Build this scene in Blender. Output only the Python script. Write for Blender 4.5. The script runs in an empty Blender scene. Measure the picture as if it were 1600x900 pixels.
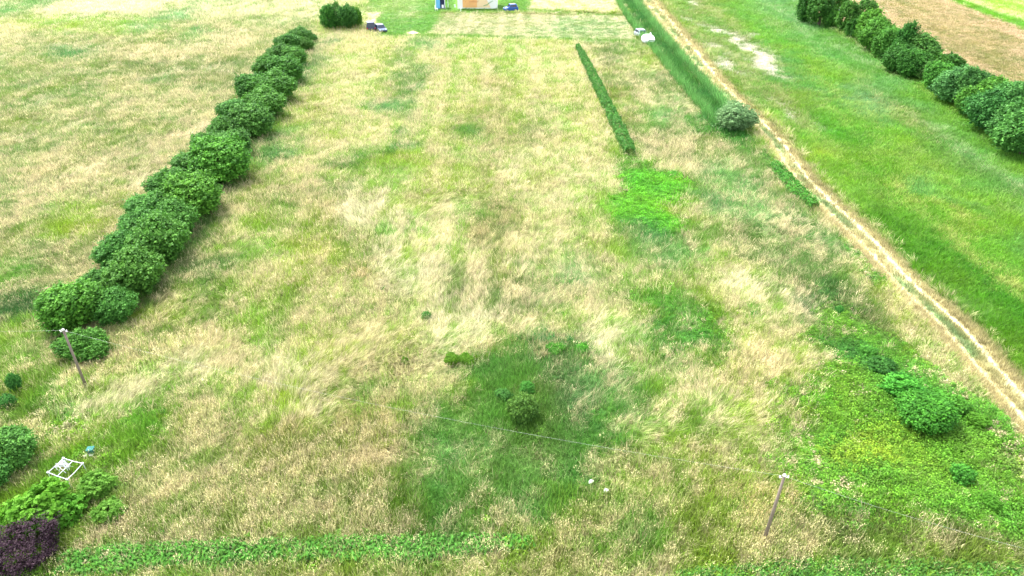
import bpy, math, random
import numpy as np

random.seed(7)
RNG = np.random.default_rng(11)
R = math.radians

# ------------------------------------------------------------------ camera
H = 36.0
PITCH = R(31.35)
F = 1600 * 24 / 36.0
scene = bpy.context.scene
cam_d = bpy.data.cameras.new("camera")
cam_d.lens = 24
cam_d.sensor_width = 36
cam_d.clip_end = 6000
cam = bpy.data.objects.new("camera", cam_d)
scene.collection.objects.link(cam)
cam.location = (0, 0, H)
cam.rotation_euler = (math.pi / 2 - PITCH, 0, 0)
scene.camera = cam

# ------------------------------------------------------------------ sky, sun, exposure
SUN_EL, SUN_AZ = R(58), R(-38)        # azimuth from +Y towards +X; the sun is behind and left of the field
world = bpy.data.worlds.new("World")
scene.world = world
world.use_nodes = True
wn = world.node_tree
wn.nodes.clear()
sky = wn.nodes.new("ShaderNodeTexSky")
sky.sky_type = 'NISHITA'
sky.sun_disc = False
sky.sun_elevation = SUN_EL
sky.sun_rotation = SUN_AZ
sky.air_density = 1.0
sky.dust_density = 3.0
sky.ozone_density = 1.0
hsv = wn.nodes.new("ShaderNodeHueSaturation")     # thin bright cloud: the blue is mostly greyed out
hsv.inputs["Saturation"].default_value = 0.35
bg = wn.nodes.new("ShaderNodeBackground")
bg.inputs["Strength"].default_value = 0.15
wo = wn.nodes.new("ShaderNodeOutputWorld")
wn.links.new(sky.outputs[0], hsv.inputs["Color"])
wn.links.new(hsv.outputs[0], bg.inputs["Color"])
wn.links.new(bg.outputs[0], wo.inputs[0])

sd = bpy.data.lights.new("sun", 'SUN')
sd.energy = 1.5
sd.angle = R(12)
sd.color = (1.0, 0.95, 0.86)
sun = bpy.data.objects.new("sun", sd)
scene.collection.objects.link(sun)
sun.rotation_euler = (math.pi / 2 - SUN_EL, 0, math.pi - SUN_AZ)
sun.location = (0, 0, 80)

scene.view_settings.view_transform = 'Standard'
scene.view_settings.look = 'None'
scene.view_settings.gamma = 1
scene.view_settings.exposure = 2.28
scene.view_settings.use_curve_mapping = False
scene.render.engine = 'CYCLES'
scene.cycles.max_bounces = 4
scene.cycles.diffuse_bounces = 2
scene.cycles.transmission_bounces = 3
scene.cycles.transparent_max_bounces = 4

# ------------------------------------------------------------------ mapping between a spot on the photo and a spot on the ground
CP, SP = math.cos(PITCH), math.sin(PITCH)


def at(px, py, z=0.0):
    x = (px - 800) / F
    y = (450 - py) / F
    d = (x, CP + y * SP, -SP + y * CP)
    t = (z - H) / d[2]
    return (d[0] * t, d[1] * t, z)


def proj(X, Y, Z=0.0):
    dz = Z - H
    depth = Y * CP - dz * SP
    depth = np.maximum(depth, 1e-3)
    up = Y * SP + dz * CP
    return 800 + F * X / depth, 450 - F * up / depth, depth


def ppm(px, py):
    p = at(px, py)
    return F / (p[1] * CP + H * SP)


# ------------------------------------------------------------------ noise
TAB = np.random.default_rng(3).random((256, 256)).astype(np.float32)


def vnoise(x, y, seed=0):
    x = np.asarray(x) + seed * 17.31
    y = np.asarray(y) + seed * 9.77
    xi = np.floor(x).astype(int)
    yi = np.floor(y).astype(int)
    fx = x - xi
    fy = y - yi
    fx = fx * fx * (3 - 2 * fx)
    fy = fy * fy * (3 - 2 * fy)
    a = TAB[xi & 255, yi & 255]
    b = TAB[(xi + 1) & 255, yi & 255]
    c = TAB[xi & 255, (yi + 1) & 255]
    d = TAB[(xi + 1) & 255, (yi + 1) & 255]
    return (a * (1 - fx) + b * fx) * (1 - fy) + (c * (1 - fx) + d * fx) * fy


def fbm(x, y, scale, octs=4, seed=0, gain=0.55):
    s = 0
    amp = 1
    tot = 0
    f = 1.0 / scale
    for o in range(octs):
        s = s + amp * vnoise(x * f, y * f, seed + o * 5 + 1)
        tot += amp
        amp *= gain
        f *= 2.03
    return s / tot


def sstep(a, b, x):
    t = np.clip((x - a) / (b - a), 0, 1)
    return t * t * (3 - 2 * t)


# ------------------------------------------------------------------ what grows where
# value vector of a zone: green rgb, straw rgb, dryness, height, lodging, leafy weeds
YG = (.23, .35, .04); GG = (.13, .29, .035); BG = (.15, .30, .09); VG = (.085, .26, .015)
DK = (.045, .125, .03); LG = (.17, .29, .06)
ST = (.66, .57, .33); PK = (.70, .59, .35); WH = (.74, .67, .42); OC = (.50, .42, .20)
IDX = dict(G=slice(0, 3), S=slice(3, 6), dry=slice(6, 7), h=slice(7, 8), lodge=slice(8, 9), weed=slice(9, 10))
BASE = np.array(YG + ST + (.58, .62, .45, 0.0), dtype=np.float32)

# each entry: kind, geometry on the ground (in photo px), edge softness px, strength, values
L = []


def E(cx, cy, rx, ry, rot=0, soft=.5, k=1.0, **v):
    L.append(('E', (cx, cy, rx, ry, rot), soft, k, v))


def P(pts, soft=12, k=1.0, **v):
    L.append(('P', pts, soft, k, v))


# left field beyond the shrub hedge
P([(-600, -60), (505, -60), (492, 50), (90, 520), (-600, 560)], 6, G=(.15, .235, .05), S=ST, dry=.56, h=.5, lodge=.3)
E(170, 15, 210, 26, 0, .5, S=WH, dry=.95)  # washed-out highlight of the far corner painted in as whitish straw
E(420, 10, 150, 24, 0, .5, S=WH, G=LG, dry=.8)  # same bright highlight, carried on in the straw colour
E(30, 15, 70, 12, -15, .6, G=BG, dry=.1)
E(90, 40, 90, 14, 0, .6, G=YG, dry=.35)
E(200, 45, 60, 14, 0, .6, G=YG, dry=.25)
E(260, 35, 60, 14, -20, .6, G=BG, dry=.25)
E(315, 58, 22, 9, 0, .6, G=BG, dry=.1)
E(110, 88, 40, 12, 0, .6, G=(.08, .22, .05), dry=.05)
E(60, 130, 110, 25, 0, .6, dry=.3)
E(300, 110, 120, 30, 0, .6, G=(.13, .2, .05), dry=.35)
E(250, 85, 60, 14, 0, .6, S=PK, dry=.85)
E(350, 70, 60, 22, -20, .6, S=PK, dry=.8)
E(20, 55, 40, 18, 0, .6, S=PK, dry=.85)
E(40, 200, 60, 18, 0, .6, dry=.2)
E(140, 210, 90, 16, 0, .6, dry=.35)
E(260, 160, 130, 22, 10, .6, dry=.75)
E(60, 300, 120, 40, 0, .6, S=PK, dry=.72)
E(230, 260, 90, 30, -30, .6, dry=.82, lodge=.8)
E(25, 430, 60, 22, 0, .6, G=GG, dry=.3, lodge=.6)
E(70, 380, 60, 25, 0, .6, dry=.55)
E(100, 420, 60, 12, -30, .6, dry=.7, lodge=.9)
E(20, 350, 40, 24, 0, .6, dry=.3)
E(120, 350, 60, 28, 0, .6, G=YG, dry=.35)
E(300, 200, 50, 14, -40, .6, S=PK, dry=.85)
# near left corner: rank green growth
P([(-300, 500), (60, 500), (120, 560), (150, 610), (190, 660), (235, 720), (215, 830), (150, 860), (60, 920), (-300, 940)], 16,
  G=(.16, .29, .035), dry=.22, h=.7, lodge=.35, weed=.2)
E(40, 520, 60, 25, 0, .6, G=YG, dry=.35)
E(60, 560, 40, 14, 0, .6, S=PK, dry=.5)
E(60, 470, 70, 22, 0, .6, G=DK, dry=.2)
E(140, 625, 45, 18, 10, .6, G=(.07, .24, .04), dry=.02, weed=.5)
E(175, 650, 25, 40, 0, .6, G=YG, dry=.15)
E(60, 640, 55, 30, 0, .6, G=(.14, .22, .03), dry=.25)
E(120, 655, 60, 20, 0, .6, G=YG, S=PK, dry=.4)
E(100, 700, 90, 30, 0, .5, G=GG, dry=.06, weed=.3)
E(180, 720, 50, 40, 0, .5, G=GG, dry=.05, weed=.3)
E(200, 760, 25, 60, 0, .5, G=GG, dry=.05, weed=.3)
E(60, 880, 120, 30, 0, .5, G=GG, dry=.12, weed=.3)
E(130, 680, 50, 12, 0, .6, G=YG, dry=.4)
# centre meadow, far part
P([(500, 60), (900, 68), (985, 240), (930, 330), (560, 330), (400, 240)], 25, S=ST, dry=.66, h=.5, lodge=.3)
P([(430, 120), (500, 62), (540, 62), (470, 130), (400, 240), (330, 330), (250, 470), (200, 480), (330, 270)], 14,
  G=(.095, .21, .055), dry=.22, lodge=.2)
E(600, 70, 130, 14, 0, .6, S=PK, dry=.9)
E(680, 72, 40, 8, 0, .6, G=BG, dry=.35)
E(640, 140, 28, 55, 0, .6, G=(.1, .22, .05), dry=.18)
E(610, 165, 40, 10, 0, .6, G=BG, dry=.1)
E(560, 150, 40, 40, 0, .6, S=PK, dry=.75)
E(690, 170, 35, 70, 0, .6, S=ST, dry=.85)
P([(708, 60), (716, 60), (712, 240), (700, 240)], 5, k=.55, G=GG, dry=.25)
P([(760, 100), (790, 70), (800, 200), (822, 420), (760, 420), (745, 300)], 14, k=.4, G=(.16, .2, .04), S=OC, dry=.62)
E(750, 200, 50, 30, 0, .6, k=.5, S=OC, G=(.16, .2, .04), dry=.6)
E(740, 213, 30, 14, 0, .6, G=(.1, .22, .04), dry=.15)
E(636, 226, 26, 12, 0, .6, G=(.08, .22, .05), dry=.08)
E(860, 130, 18, 60, -8, .6, G=YG, dry=.35)
E(820, 90, 40, 20, 0, .6, G=YG, dry=.42)
E(840, 110, 20, 35, -20, .6, S=PK, dry=.75)
E(890, 150, 30, 60, -20, .6, S=PK, dry=.82)
E(830, 210, 30, 40, 0, .6, G=(.14, .22, .05), dry=.4)
E(880, 210, 40, 35, 0, .6, G=YG, dry=.55)
E(545, 62, 40, 8, 0, .6, S=PK, dry=.85)
E(600, 215, 60, 20, 0, .6, S=PK, dry=.8)
# centre meadow, middle
E(500, 350, 120, 80, 0, .5, G=(.16, .23, .045), S=PK, dry=.5, lodge=.1)
E(430, 240, 40, 25, -40, .6, G=BG, dry=.2)
E(480, 270, 40, 30, 0, .6, S=PK, dry=.72)
E(580, 255, 45, 22, 0, .6, G=(.11, .22, .04), dry=.15)
E(640, 265, 40, 18, 0, .6, G=YG, S=OC, dry=.4)
E(430, 390, 90, 50, 0, .5, G=YG, dry=.36)
E(680, 370, 130, 60, 10, .5, S=ST, dry=.72, lodge=1)
E(580, 330, 40, 30, 0, .6, S=WH, dry=.85, lodge=.8)
E(870, 300, 90, 80, 0, .5, S=ST, dry=.66, lodge=.7)
E(760, 380, 24, 60, 0, .6, G=(.13, .17, .04), S=OC, dry=.4)
E(800, 460, 160, 50, 0, .5, S=ST, G=(.12, .2, .05), dry=.55, lodge=1)
E(880, 430, 60, 30, 0, .6, G=BG, dry=.35, lodge=.8)
E(640, 440, 90, 34, 20, .5, S=WH, dry=.78, lodge=1)
E(600, 372, 26, 9, 0, .6, G=GG, dry=.05)
E(675, 345, 14, 8, 0, .6, G=GG, dry=.05)
E(700, 395, 12, 6, 0, .6, G=GG, dry=.05)
E(520, 500, 140, 50, 0, .5, S=ST, dry=.62, lodge=.7)
E(350, 470, 60, 40, 0, .5, G=YG, dry=.4)
E(300, 420, 40, 40, -30, .6, G=(.12, .22, .05), dry=.3)
E(545, 415, 20, 6, 0, .6, S=(.62, .36, .22), dry=.9)
E(450, 405, 30, 8, 0, .6, S=(.66, .58, .2), k=.5, dry=.6)
E(700, 540, 60, 40, 0, .5, S=WH, dry=.78, lodge=1)
# centre meadow, near
E(330, 560, 190, 60, 12, .5, S=PK, dry=.78, lodge=1, h=.8)
E(230, 610, 90, 40, -10, .5, S=WH, dry=.85, lodge=1, h=.8)
E(470, 600, 60, 40, 20, .5, S=WH, dry=.85, lodge=1, h=.8)
E(600, 580, 90, 50, 10, .5, S=ST, dry=.72, lodge=1, h=.8)
E(400, 660, 110, 26, 0, .6, G=YG, S=PK, dry=.45, lodge=.6)
E(550, 650, 80, 30, 0, .6, G=YG, S=OC, dry=.42, lodge=.7)
E(380, 520, 50, 18, 0, .6, G=YG, dry=.3, lodge=.6)
E(285, 515, 50, 12, -20, .6, G=(.1, .2, .03), dry=.25)
E(470, 545, 40, 14, 0, .6, G=YG, dry=.3, lodge=.6)
E(560, 610, 40, 10, 0, .6, G=GG, dry=.25, lodge=.5)
E(450, 685, 150, 22, 0, .6, G=(.14, .2, .03), S=OC, dry=.35, lodge=.6)
P([(215, 700), (420, 690), (600, 715), (640, 760), (620, 850), (160, 850), (200, 780)], 20, G=(.2, .27, .05), S=ST, dry=.5, lodge=0, h=.65)
E(570, 740, 60, 16, 0, .6, S=PK, dry=.95, lodge=.3)
E(550, 790, 50, 22, 0, .6, G=(.1, .19, .02), dry=.15)
E(380, 790, 60, 14, 0, .6, G=(.16, .23, .03), dry=.4)
E(300, 820, 120, 18, 0, .6, S=PK, dry=.75)
E(580, 825, 90, 18, 0, .6, S=PK, dry=.72)
P([(150, 862), (700, 850), (900, 845), (1180, 840), (1600, 850), (1700, 940), (150, 940)], 14, G=(.2, .3, .045), S=(.6, .53, .28), dry=.44, lodge=0, h=.65)
P([(90, 872), (300, 860), (500, 852), (640, 849), (720, 847), (835, 849), (830, 857), (740, 866), (600, 872), (420, 876), (300, 884), (90, 898)], 6, G=(.1, .26, .035), dry=.0, h=.45, weed=1, lodge=0)
P([(1060, 902), (1180, 895), (1500, 894), (1640, 899), (1640, 940), (1060, 940)], 5, G=(.09, .22, .03), dry=.0, h=.45, weed=1, lodge=0)
E(900, 800, 160, 60, 0, .5, G=(.21, .31, .04), S=(.62, .54, .28), dry=.4, lodge=0, h=.75)
E(1010, 860, 140, 40, 0, .5, G=(.2, .3, .045), S=(.62, .54, .29), dry=.46, lodge=0, h=.75)
E(960, 860, 50, 14, 0, .6, G=GG, dry=.2)
# dark green hollow round the lone bush
P([(640, 690), (700, 640), (700, 590), (800, 540), (900, 535), (960, 570), (1005, 640), (950, 700), (850, 770), (700, 830), (620, 820), (615, 750)], 24,
  G=(.11, .25, .045), S=ST, dry=.06, h=.6, lodge=.3, weed=.05)
E(780, 560, 80, 14, 0, .6, S=OC, G=(.16, .23, .03), dry=.5)
E(860, 545, 70, 14, 0, .6, G=(.06, .2, .05), dry=.08, weed=.4)
E(820, 720, 70, 30, 0, .6, G=BG, dry=.1, lodge=.8)
E(700, 760, 60, 50, 0, .6, G=BG, dry=.12)
E(880, 640, 60, 50, 0, .6, G=(.09, .19, .06), dry=.15)
E(730, 720, 24, 14, 0, .6, G=YG, dry=.3)
E(780, 800, 50, 20, 0, .6, G=(.09, .14, .02), dry=.15)
E(800, 815, 70, 28, 0, .6, S=PK, G=YG, dry=.82, lodge=0)
E(720, 780, 22, 14, 0, .6, G=(.14, .25, .02), dry=.05)
E(930, 700, 80, 50, -20, .6, G=(.11, .25, .045), dry=.08, lodge=.4)
E(660, 770, 60, 60, 0, .6, G=(.11, .25, .045), dry=.1, lodge=.2)
E(960, 620, 50, 50, 0, .6, G=(.11, .25, .045), dry=.1, lodge=.3)
# ground right of the hollow
E(1000, 700, 70, 50, -30, .5, G=YG, S=ST, dry=.62, lodge=.8)
E(1060, 740, 100, 50, 0, .5, G=YG, S=ST, dry=.62, lodge=.7)
E(1060, 775, 26, 12, 0, .6, S=(.78, .6, .42), dry=1)
E(1180, 560, 90, 60, 20, .5, G=YG, S=PK, dry=.7, lodge=.4, h=.75)
E(1060, 610, 40, 60, 0, .5, S=PK, dry=.75, lodge=.3)
E(1130, 690, 60, 60, 0, .5, S=ST, dry=.6, lodge=.6)
E(1110, 640, 36, 40, 0, .6, G=(.14, .25, .03), dry=.2)
E(1170, 800, 70, 50, 0, .5, G=YG, S=(.62, .50, .25), dry=.62, lodge=.5)
E(1240, 810, 50, 18, 0, .6, S=(.66, .50, .28), dry=.8)
E(920, 600, 40, 30, 0, .6, G=BG, dry=.3)
E(960, 440, 80, 60, 0, .5, S=ST, dry=.62, lodge=.8)
E(950, 540, 50, 40, 0, .5, S=WH, dry=.66, lodge=.9)
# strip between narrow hedge and reeds
P([(905, 62), (1000, 60), (1120, 180), (1200, 240), (1270, 330), (1330, 420), (1180, 420), (1060, 260), (990, 240)], 14,
  G=(.13, .21, .05), S=ST, dry=.48, h=.5, lodge=.4)
E(1010, 100, 40, 22, 0, .6, G=YG, dry=.45)
E(1000, 160, 22, 18, 0, .6, S=PK, dry=.95)
E(1060, 185, 60, 26, 20, .6, G=BG, dry=.3)
E(960, 150, 20, 30, -20, .6, G=(.14, .25, .03), S=OC, dry=.35)
E(1010, 190, 14, 28, -20, .6, G=GG, dry=.2)
E(1100, 195, 40, 18, 20, .6, G=(.08, .23, .03), dry=.1, weed=.3)
P([(1110, 190), (1190, 205), (1225, 270), (1200, 262), (1160, 230), (1110, 215)], 8, G=(.07, .21, .03), dry=.04, weed=.6)
E(1060, 240, 60, 25, 0, .6, S=ST, dry=.85, lodge=.8)
E(1140, 240, 40, 12, 0, .6, S=PK, dry=.85)
P([(1120, 240), (1180, 240), (1300, 380), (1330, 460), (1230, 480), (1180, 380), (1090, 380), (1010, 420), (960, 400), (990, 350), (1100, 340)], 22,
  k=.85, G=(.12, .23, .055), S=ST, dry=.2, lodge=.4)
E(1150, 310, 60, 50, 30, .6, G=BG, dry=.25, lodge=.4)
E(1250, 360, 30, 22, 0, .6, S=PK, dry=.75)
E(1310, 410, 28, 18, 20, .6, S=PK, dry=.95)
E(1250, 290, 30, 14, 30, .6, S=PK, dry=.6)
E(1110, 380, 60, 14, 0, .6, S=ST, dry=.55)
E(1180, 455, 60, 18, 10, .6, S=WH, dry=.85, lodge=.8)
E(1060, 410, 60, 24, 0, .6, G=BG, dry=.22)
P([(955, 262), (1000, 246), (1070, 275), (1088, 310), (1060, 345), (1030, 368), (990, 358), (962, 310)], 9,
  G=(.12, .34, .02), dry=.0, weed=1, h=.6)
E(1000, 250, 30, 10, 0, .5, G=(.1, .25, .03), dry=.15, weed=.4)
E(1020, 360, 34, 18, 0, .6, G=(.07, .2, .04), dry=.1, weed=.5)
E(1085, 495, 55, 26, 10, .5, G=(.085, .24, .03), dry=.06, weed=.7)
E(1060, 540, 50, 24, 0, .5, G=(.07, .22, .035), dry=.08, weed=.6)
E(1060, 480, 30, 16, 0, .6, G=GG, dry=.1, weed=.4)
E(1178, 490, 20, 10, 0, .6, G=GG, dry=.1, weed=.3)
# weeds of the right corner
P([(1240, 590), (1290, 560), (1300, 470), (1380, 500), (1480, 580), (1560, 660), (1640, 740), (1700, 860), (1230, 850), (1260, 760), (1180, 750), (1180, 690), (1245, 650)], 20,
  G=(.115, .28, .03), S=ST, dry=.14, h=.6, lodge=.15, weed=.75)
E(1330, 470, 60, 34, 20, .5, G=(.07, .17, .05), dry=.18)
E(1310, 480, 20, 14, 0, .6, G=(.05, .16, .04), dry=.03, weed=.6)
E(1400, 490, 60, 26, 30, .5, G=(.1, .18, .05), dry=.4)
E(1270, 500, 40, 24, 0, .6, G=(.08, .15, .05), dry=.3)
E(1260, 460, 40, 14, 0, .6, S=PK, dry=.65)
E(1350, 560, 60, 16, 30, .6, G=(.06, .2, .03), dry=.03, weed=.8)
E(1370, 520, 50, 12, 20, .6, S=ST, dry=.4)
E(1265, 535, 24, 14, 0, .6, G=(.1, .27, .03), dry=.05, weed=.7)
E(1280, 600, 46, 16, 10, .6, G=(.09, .28, .02), dry=.02, weed=1)
E(1320, 620, 50, 20, 0, .6, G=(.15, .29, .035), dry=.35)
E(1500, 600, 50, 26, 35, .6, G=YG, S=ST, dry=.5)
E(1460, 560, 40, 20, 35, .6, G=YG, S=PK, dry=.6)
E(1560, 690, 50, 20, 35, .6, G=(.12, .2, .05), dry=.4)
E(1440, 720, 40, 14, 0, .6, G=(.15, .29, .035), S=ST, dry=.3)
E(1330, 700, 60, 22, 0, .6, G=YG, S=ST, dry=.3)
E(1320, 770, 50, 22, 0, .6, G=(.15, .29, .035), dry=.25)
E(1400, 790, 60, 20, 0, .6, G=(.12, .26, .02), dry=.1)
E(1500, 820, 90, 20, 0, .6, G=(.13, .25, .02), dry=.2)
E(1340, 840, 90, 14, 0, .6, G=(.07, .2, .04), dry=.1)
P([(1280, 855), (1700, 850), (1700, 885), (1280, 885)], 10, G=(.12, .17, .04), S=ST, dry=.45, weed=.2)
E(1200, 850, 40, 14, 0, .6, G=(.06, .17, .05), dry=.1)
P([(1230, 330), (1290, 340), (1370, 440), (1420, 500), (1380, 500), (1290, 400)], 14, k=.8, G=(.085, .2, .035), dry=.2)
P([(1320, 385), (1340, 380), (1385, 440), (1370, 450), (1335, 410)], 6, G=(.06, .22, .03), dry=.02, weed=.9)
# verge left of the track
P([(1280, 330), (1310, 345), (1400, 450), (1480, 540), (1600, 680), (1680, 770), (1620, 750), (1500, 610), (1400, 500), (1320, 390)], 10,
  G=YG, S=PK, dry=.84, h=.32, lodge=.0)
P([(945, -60), (985, -60), (1006, 15), (1046, 70), (1092, 124), (1145, 180), (1150, 215), (1120, 205), (1060, 130), (1010, 70), (985, 35)], 3, G=(.06, .18, .04), dry=.02, h=.7, lodge=0)
# green field right of the track
P([(1026, -60), (1058, 30), (1098, 75), (1160, 150), (1225, 200), (1283, 281), (1340, 337), (1400, 394), (1458, 450), (1535, 512), (1575, 568), (1640, 640), (1900, 900), (2300, 700), (1600, 215), (1250, 22), (1150, -60)], 3,
  G=(.145, .31, .025), S=(.30, .42, .09), dry=.08, h=.38, lodge=.2, weed=0)
P([(1018, -60), (1045, 30), (1157, 150), (1225, 200), (1300, 200), (1180, 60), (1110, -60)], 14, k=.8, G=(.13, .25, .035), S=(.4, .38, .17), dry=.3)
P([(1130, -60), (1180, 20), (1330, 110), (1450, 220), (1600, 330), (1800, 420), (1800, 380), (1600, 270), (1450, 180), (1330, 70), (1200, -60)], 30, k=.8,
  G=(.11, .27, .09), S=(.4, .5, .3), dry=.2)
P([(1270, 70), (1400, 140), (1600, 250), (1900, 400), (1900, 330), (1600, 225), (1420, 125), (1280, 40)], 12, k=.8, G=(.1, .27, .03), dry=.12)
P([(1330, 150), (1420, 205), (1600, 320), (1600, 300), (1430, 180), (1340, 130)], 14, k=.7, G=(.1, .22, .025), S=OC, dry=.3)
P([(1250, 190), (1330, 260), (1480, 400), (1600, 520), (1800, 600), (1600, 430), (1430, 300), (1300, 190)], 20, k=.8, G=(.10, .27, .01), dry=.1)
P([(1400, 300), (1600, 470), (1700, 500), (1600, 440), (1420, 280)], 10, k=.7, G=(.16, .3, .02), S=(.5, .48, .15), dry=.3)
P([(1340, 330), (1600, 560), (1700, 640), (1600, 500), (1360, 310)], 12, k=.8, G=(.06, .19, .005), dry=.02)
P([(1450, 370), (1600, 500), (1700, 560), (1600, 470), (1460, 355)], 8, k=.7, G=(.06, .19, .012), dry=.02)
E(1290, 240, 30, 10, 40, .6, G=YG, dry=.4)
E(1350, 165, 40, 24, 30, .7, k=.8, G=(.15, .29, .14), dry=.2)
E(1460, 290, 60, 12, 38, .7, k=.8, G=(.12, .29, .1), dry=.1)
E(1600, 360, 60, 16, 38, .7, k=.6, G=(.14, .29, .08), dry=.1)
E(1240, 120, 60, 20, 35, .7, k=.7, G=(.08, .25, .08), dry=.1)
# pale bald spots with white flowers
for (a, b, c, d, r) in [(1180, 88, 40, 11, 38), (1150, 70, 16, 5, 30), (1142, 101, 16, 5, 40), (1118, 47, 17, 5, 15), (1085, 6, 9, 3, 10),
                        (1072, 32, 5, 2, 0), (1112, 73, 10, 4, 10), (1222, 183, 14, 4, 40), (1208, 162, 14, 3, 45), (1165, 112, 14, 4, 45),
                        (1095, 40, 6, 3, 0), (1186, 58, 6, 3, 20), (1290, 200, 12, 4, 45)]:
    E(a, b, c * 1.2, d * 1.2, r, .3, k=.95, S=(.70, .66, .54), G=(.2, .26, .12), dry=.95, h=.12, lodge=0)
# stubble beyond the right-hand trees, then pale green field
P([(1255, -60), (1250, 10), (1600, 205), (2200, 520), (2200, 300), (1600, 48), (1475, -60)], 3,
  G=(.2, .2, .06), S=(.62, .46, .29), dry=.85, h=.2, lodge=0)
P([(1330, -60), (1420, 40), (1600, 150), (1900, 300), (1900, 210), (1600, 85), (1440, -20)], 24, k=.7, G=(.19, .19, .05), S=(.5, .4, .2), dry=.62)
P([(1500, -60), (1560, 60), (1700, 100), (1700, 60), (1600, 48), (1475, -60)], 5, k=.0)
P([(1460, -60), (1480, 0), (1600, 46), (2200, 300), (2200, 0), (1700, -60)], 2, G=(.3, .45, .06), S=WH, dry=.35, h=.3, lodge=0)
P([(1440, -30), (1482, 1), (1600, 46), (2200, 300), (2200, 280), (1600, 34), (1500, 0)], 2, G=(.13, .33, .02), dry=.05)
# lawn, plots and beaten patches at the top
P([(560, -60), (830, -60), (828, 20), (690, 19), (672, 56), (590, 60), (575, 20)], 2, G=(.12, .28, .035), S=LG, dry=.15, h=.12, lodge=0)
E(620, 12, 50, 18, 0, .5, k=.7, G=(.2, .31, .07), S=WH, dry=.2)
P([(570, 20), (594, 19), (588, 38), (570, 40)], 2, G=YG, S=WH, dry=.95, h=.1)
P([(690, 20), (985, 24), (1000, 66), (672, 54)], 2, G=(.2, .26, .08), S=(.62, .56, .34), dry=.68, h=.12, lodge=0)
P([(860, 30), (985, 26), (990, 62), (800, 58)], 8, G=(.15, .26, .08), S=WH, dry=.35, h=.12)
P([(828, -60), (945, -60), (970, 20), (829, 15)], 2, G=YG, S=WH, dry=.85, h=.12, lodge=0)
P([(715, 16), (829, 16), (978, 23), (978, 26), (829, 20), (715, 20)], 1.5, G=(.12, .26, .03), dry=.1, h=.15)
P([(600, 53), (672, 55), (1000, 64), (1000, 70), (672, 61), (580, 60)], 2, G=(.11, .25, .03), dry=.1, h=.3)
P([(930, -60), (960, -10), (1000, 56), (1006, 56), (968, -10), (940, -60)], 2, k=.9, G=LG, S=(.58, .5, .27), dry=.6, h=.12)
E(645, 52, 11, 3.5, 0, .6, S=PK, dry=1, h=.05)


def seg_dist_inside(px, py, pts):
    n = len(pts)
    d = np.full(px.shape, 1e9, np.float32)
    ins = np.zeros(px.shape, bool)
    for i in range(n):
        x1, y1 = pts[i]
        x2, y2 = pts[(i + 1) % n]
        ex, ey = x2 - x1, y2 - y1
        t = np.clip(((px - x1) * ex + (py - y1) * ey) / (ex * ex + ey * ey + 1e-9), 0, 1)
        d = np.minimum(d, np.hypot(px - x1 - t * ex, py - y1 - t * ey))
        c = ((y1 > py) != (y2 > py)) & (px < (x2 - x1) * (py - y1) / (y2 - y1 + 1e-12) + x1)
        ins ^= c
    return np.where(ins, d, -d)


def zone_fields(X, Y):
    """X, Y arrays in metres -> (N,10) zone values"""
    wx = (fbm(X, Y, 9, 4, 31) - .5)
    wy = (fbm(X, Y, 9, 4, 47) - .5)
    fx_ = (fbm(X, Y, 1.6, 2, 61) - .5)
    px0, py0, dep = proj(X, Y)
    px, py, dep = proj(X + 9 * wx + 3.2 * fx_, Y + 11 * wy - 3.2 * fx_)
    sharp_px, sharp_py, _ = proj(X + 1.0 * wx + .5 * fx_, Y + 1.4 * wy + .5 * fx_)
    rag = (fbm(X, Y, 2.6, 3, 71) - .5) * 1.5 + .05
    V = np.repeat(BASE[None, :], X.size, 0)
    for kind, g, soft, k, v in L:
        if kind == 'E':
            cx, cy, rx, ry, rot = g
            sel = np.where((abs(px - cx) < 2.2 * max(rx, ry)) & (abs(py - cy) < 2.2 * max(rx, ry)))[0]
            if sel.size == 0:
                continue
            c, s = math.cos(R(rot)), math.sin(R(rot))
            dx = px[sel] - cx
            dy = py[sel] - cy
            r = np.hypot((dx * c + dy * s) / rx, (-dx * s + dy * c) / ry) + rag[sel]
            m = 1 - sstep(1 - soft, 1 + soft, r)
        else:
            q = np.array(g)
            mx = 3 * soft
            bx, by = (sharp_px, sharp_py) if soft <= 6 else (px, py)
            sel = np.where((bx > q[:, 0].min() - mx) & (bx < q[:, 0].max() + mx) & (by > q[:, 1].min() - mx) & (by < q[:, 1].max() + mx))[0]
            if sel.size == 0:
                continue
            dd = seg_dist_inside(bx[sel], by[sel], g)
            m = sstep(-soft, soft, dd)
        m = (m * k)[:, None]
        for key, val in v.items():
            sl = IDX[key]
            V[sel, sl] += m * (np.atleast_1d(np.array(val, np.float32)) - V[sel, sl])
    return V, px0, py0, dep


# direction in which the right-hand field and the track run
TA, TB = at(1240, 235), at(1560, 590)
TDIR = math.atan2(TB[1] - TA[1], TB[0] - TA[0])


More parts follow.
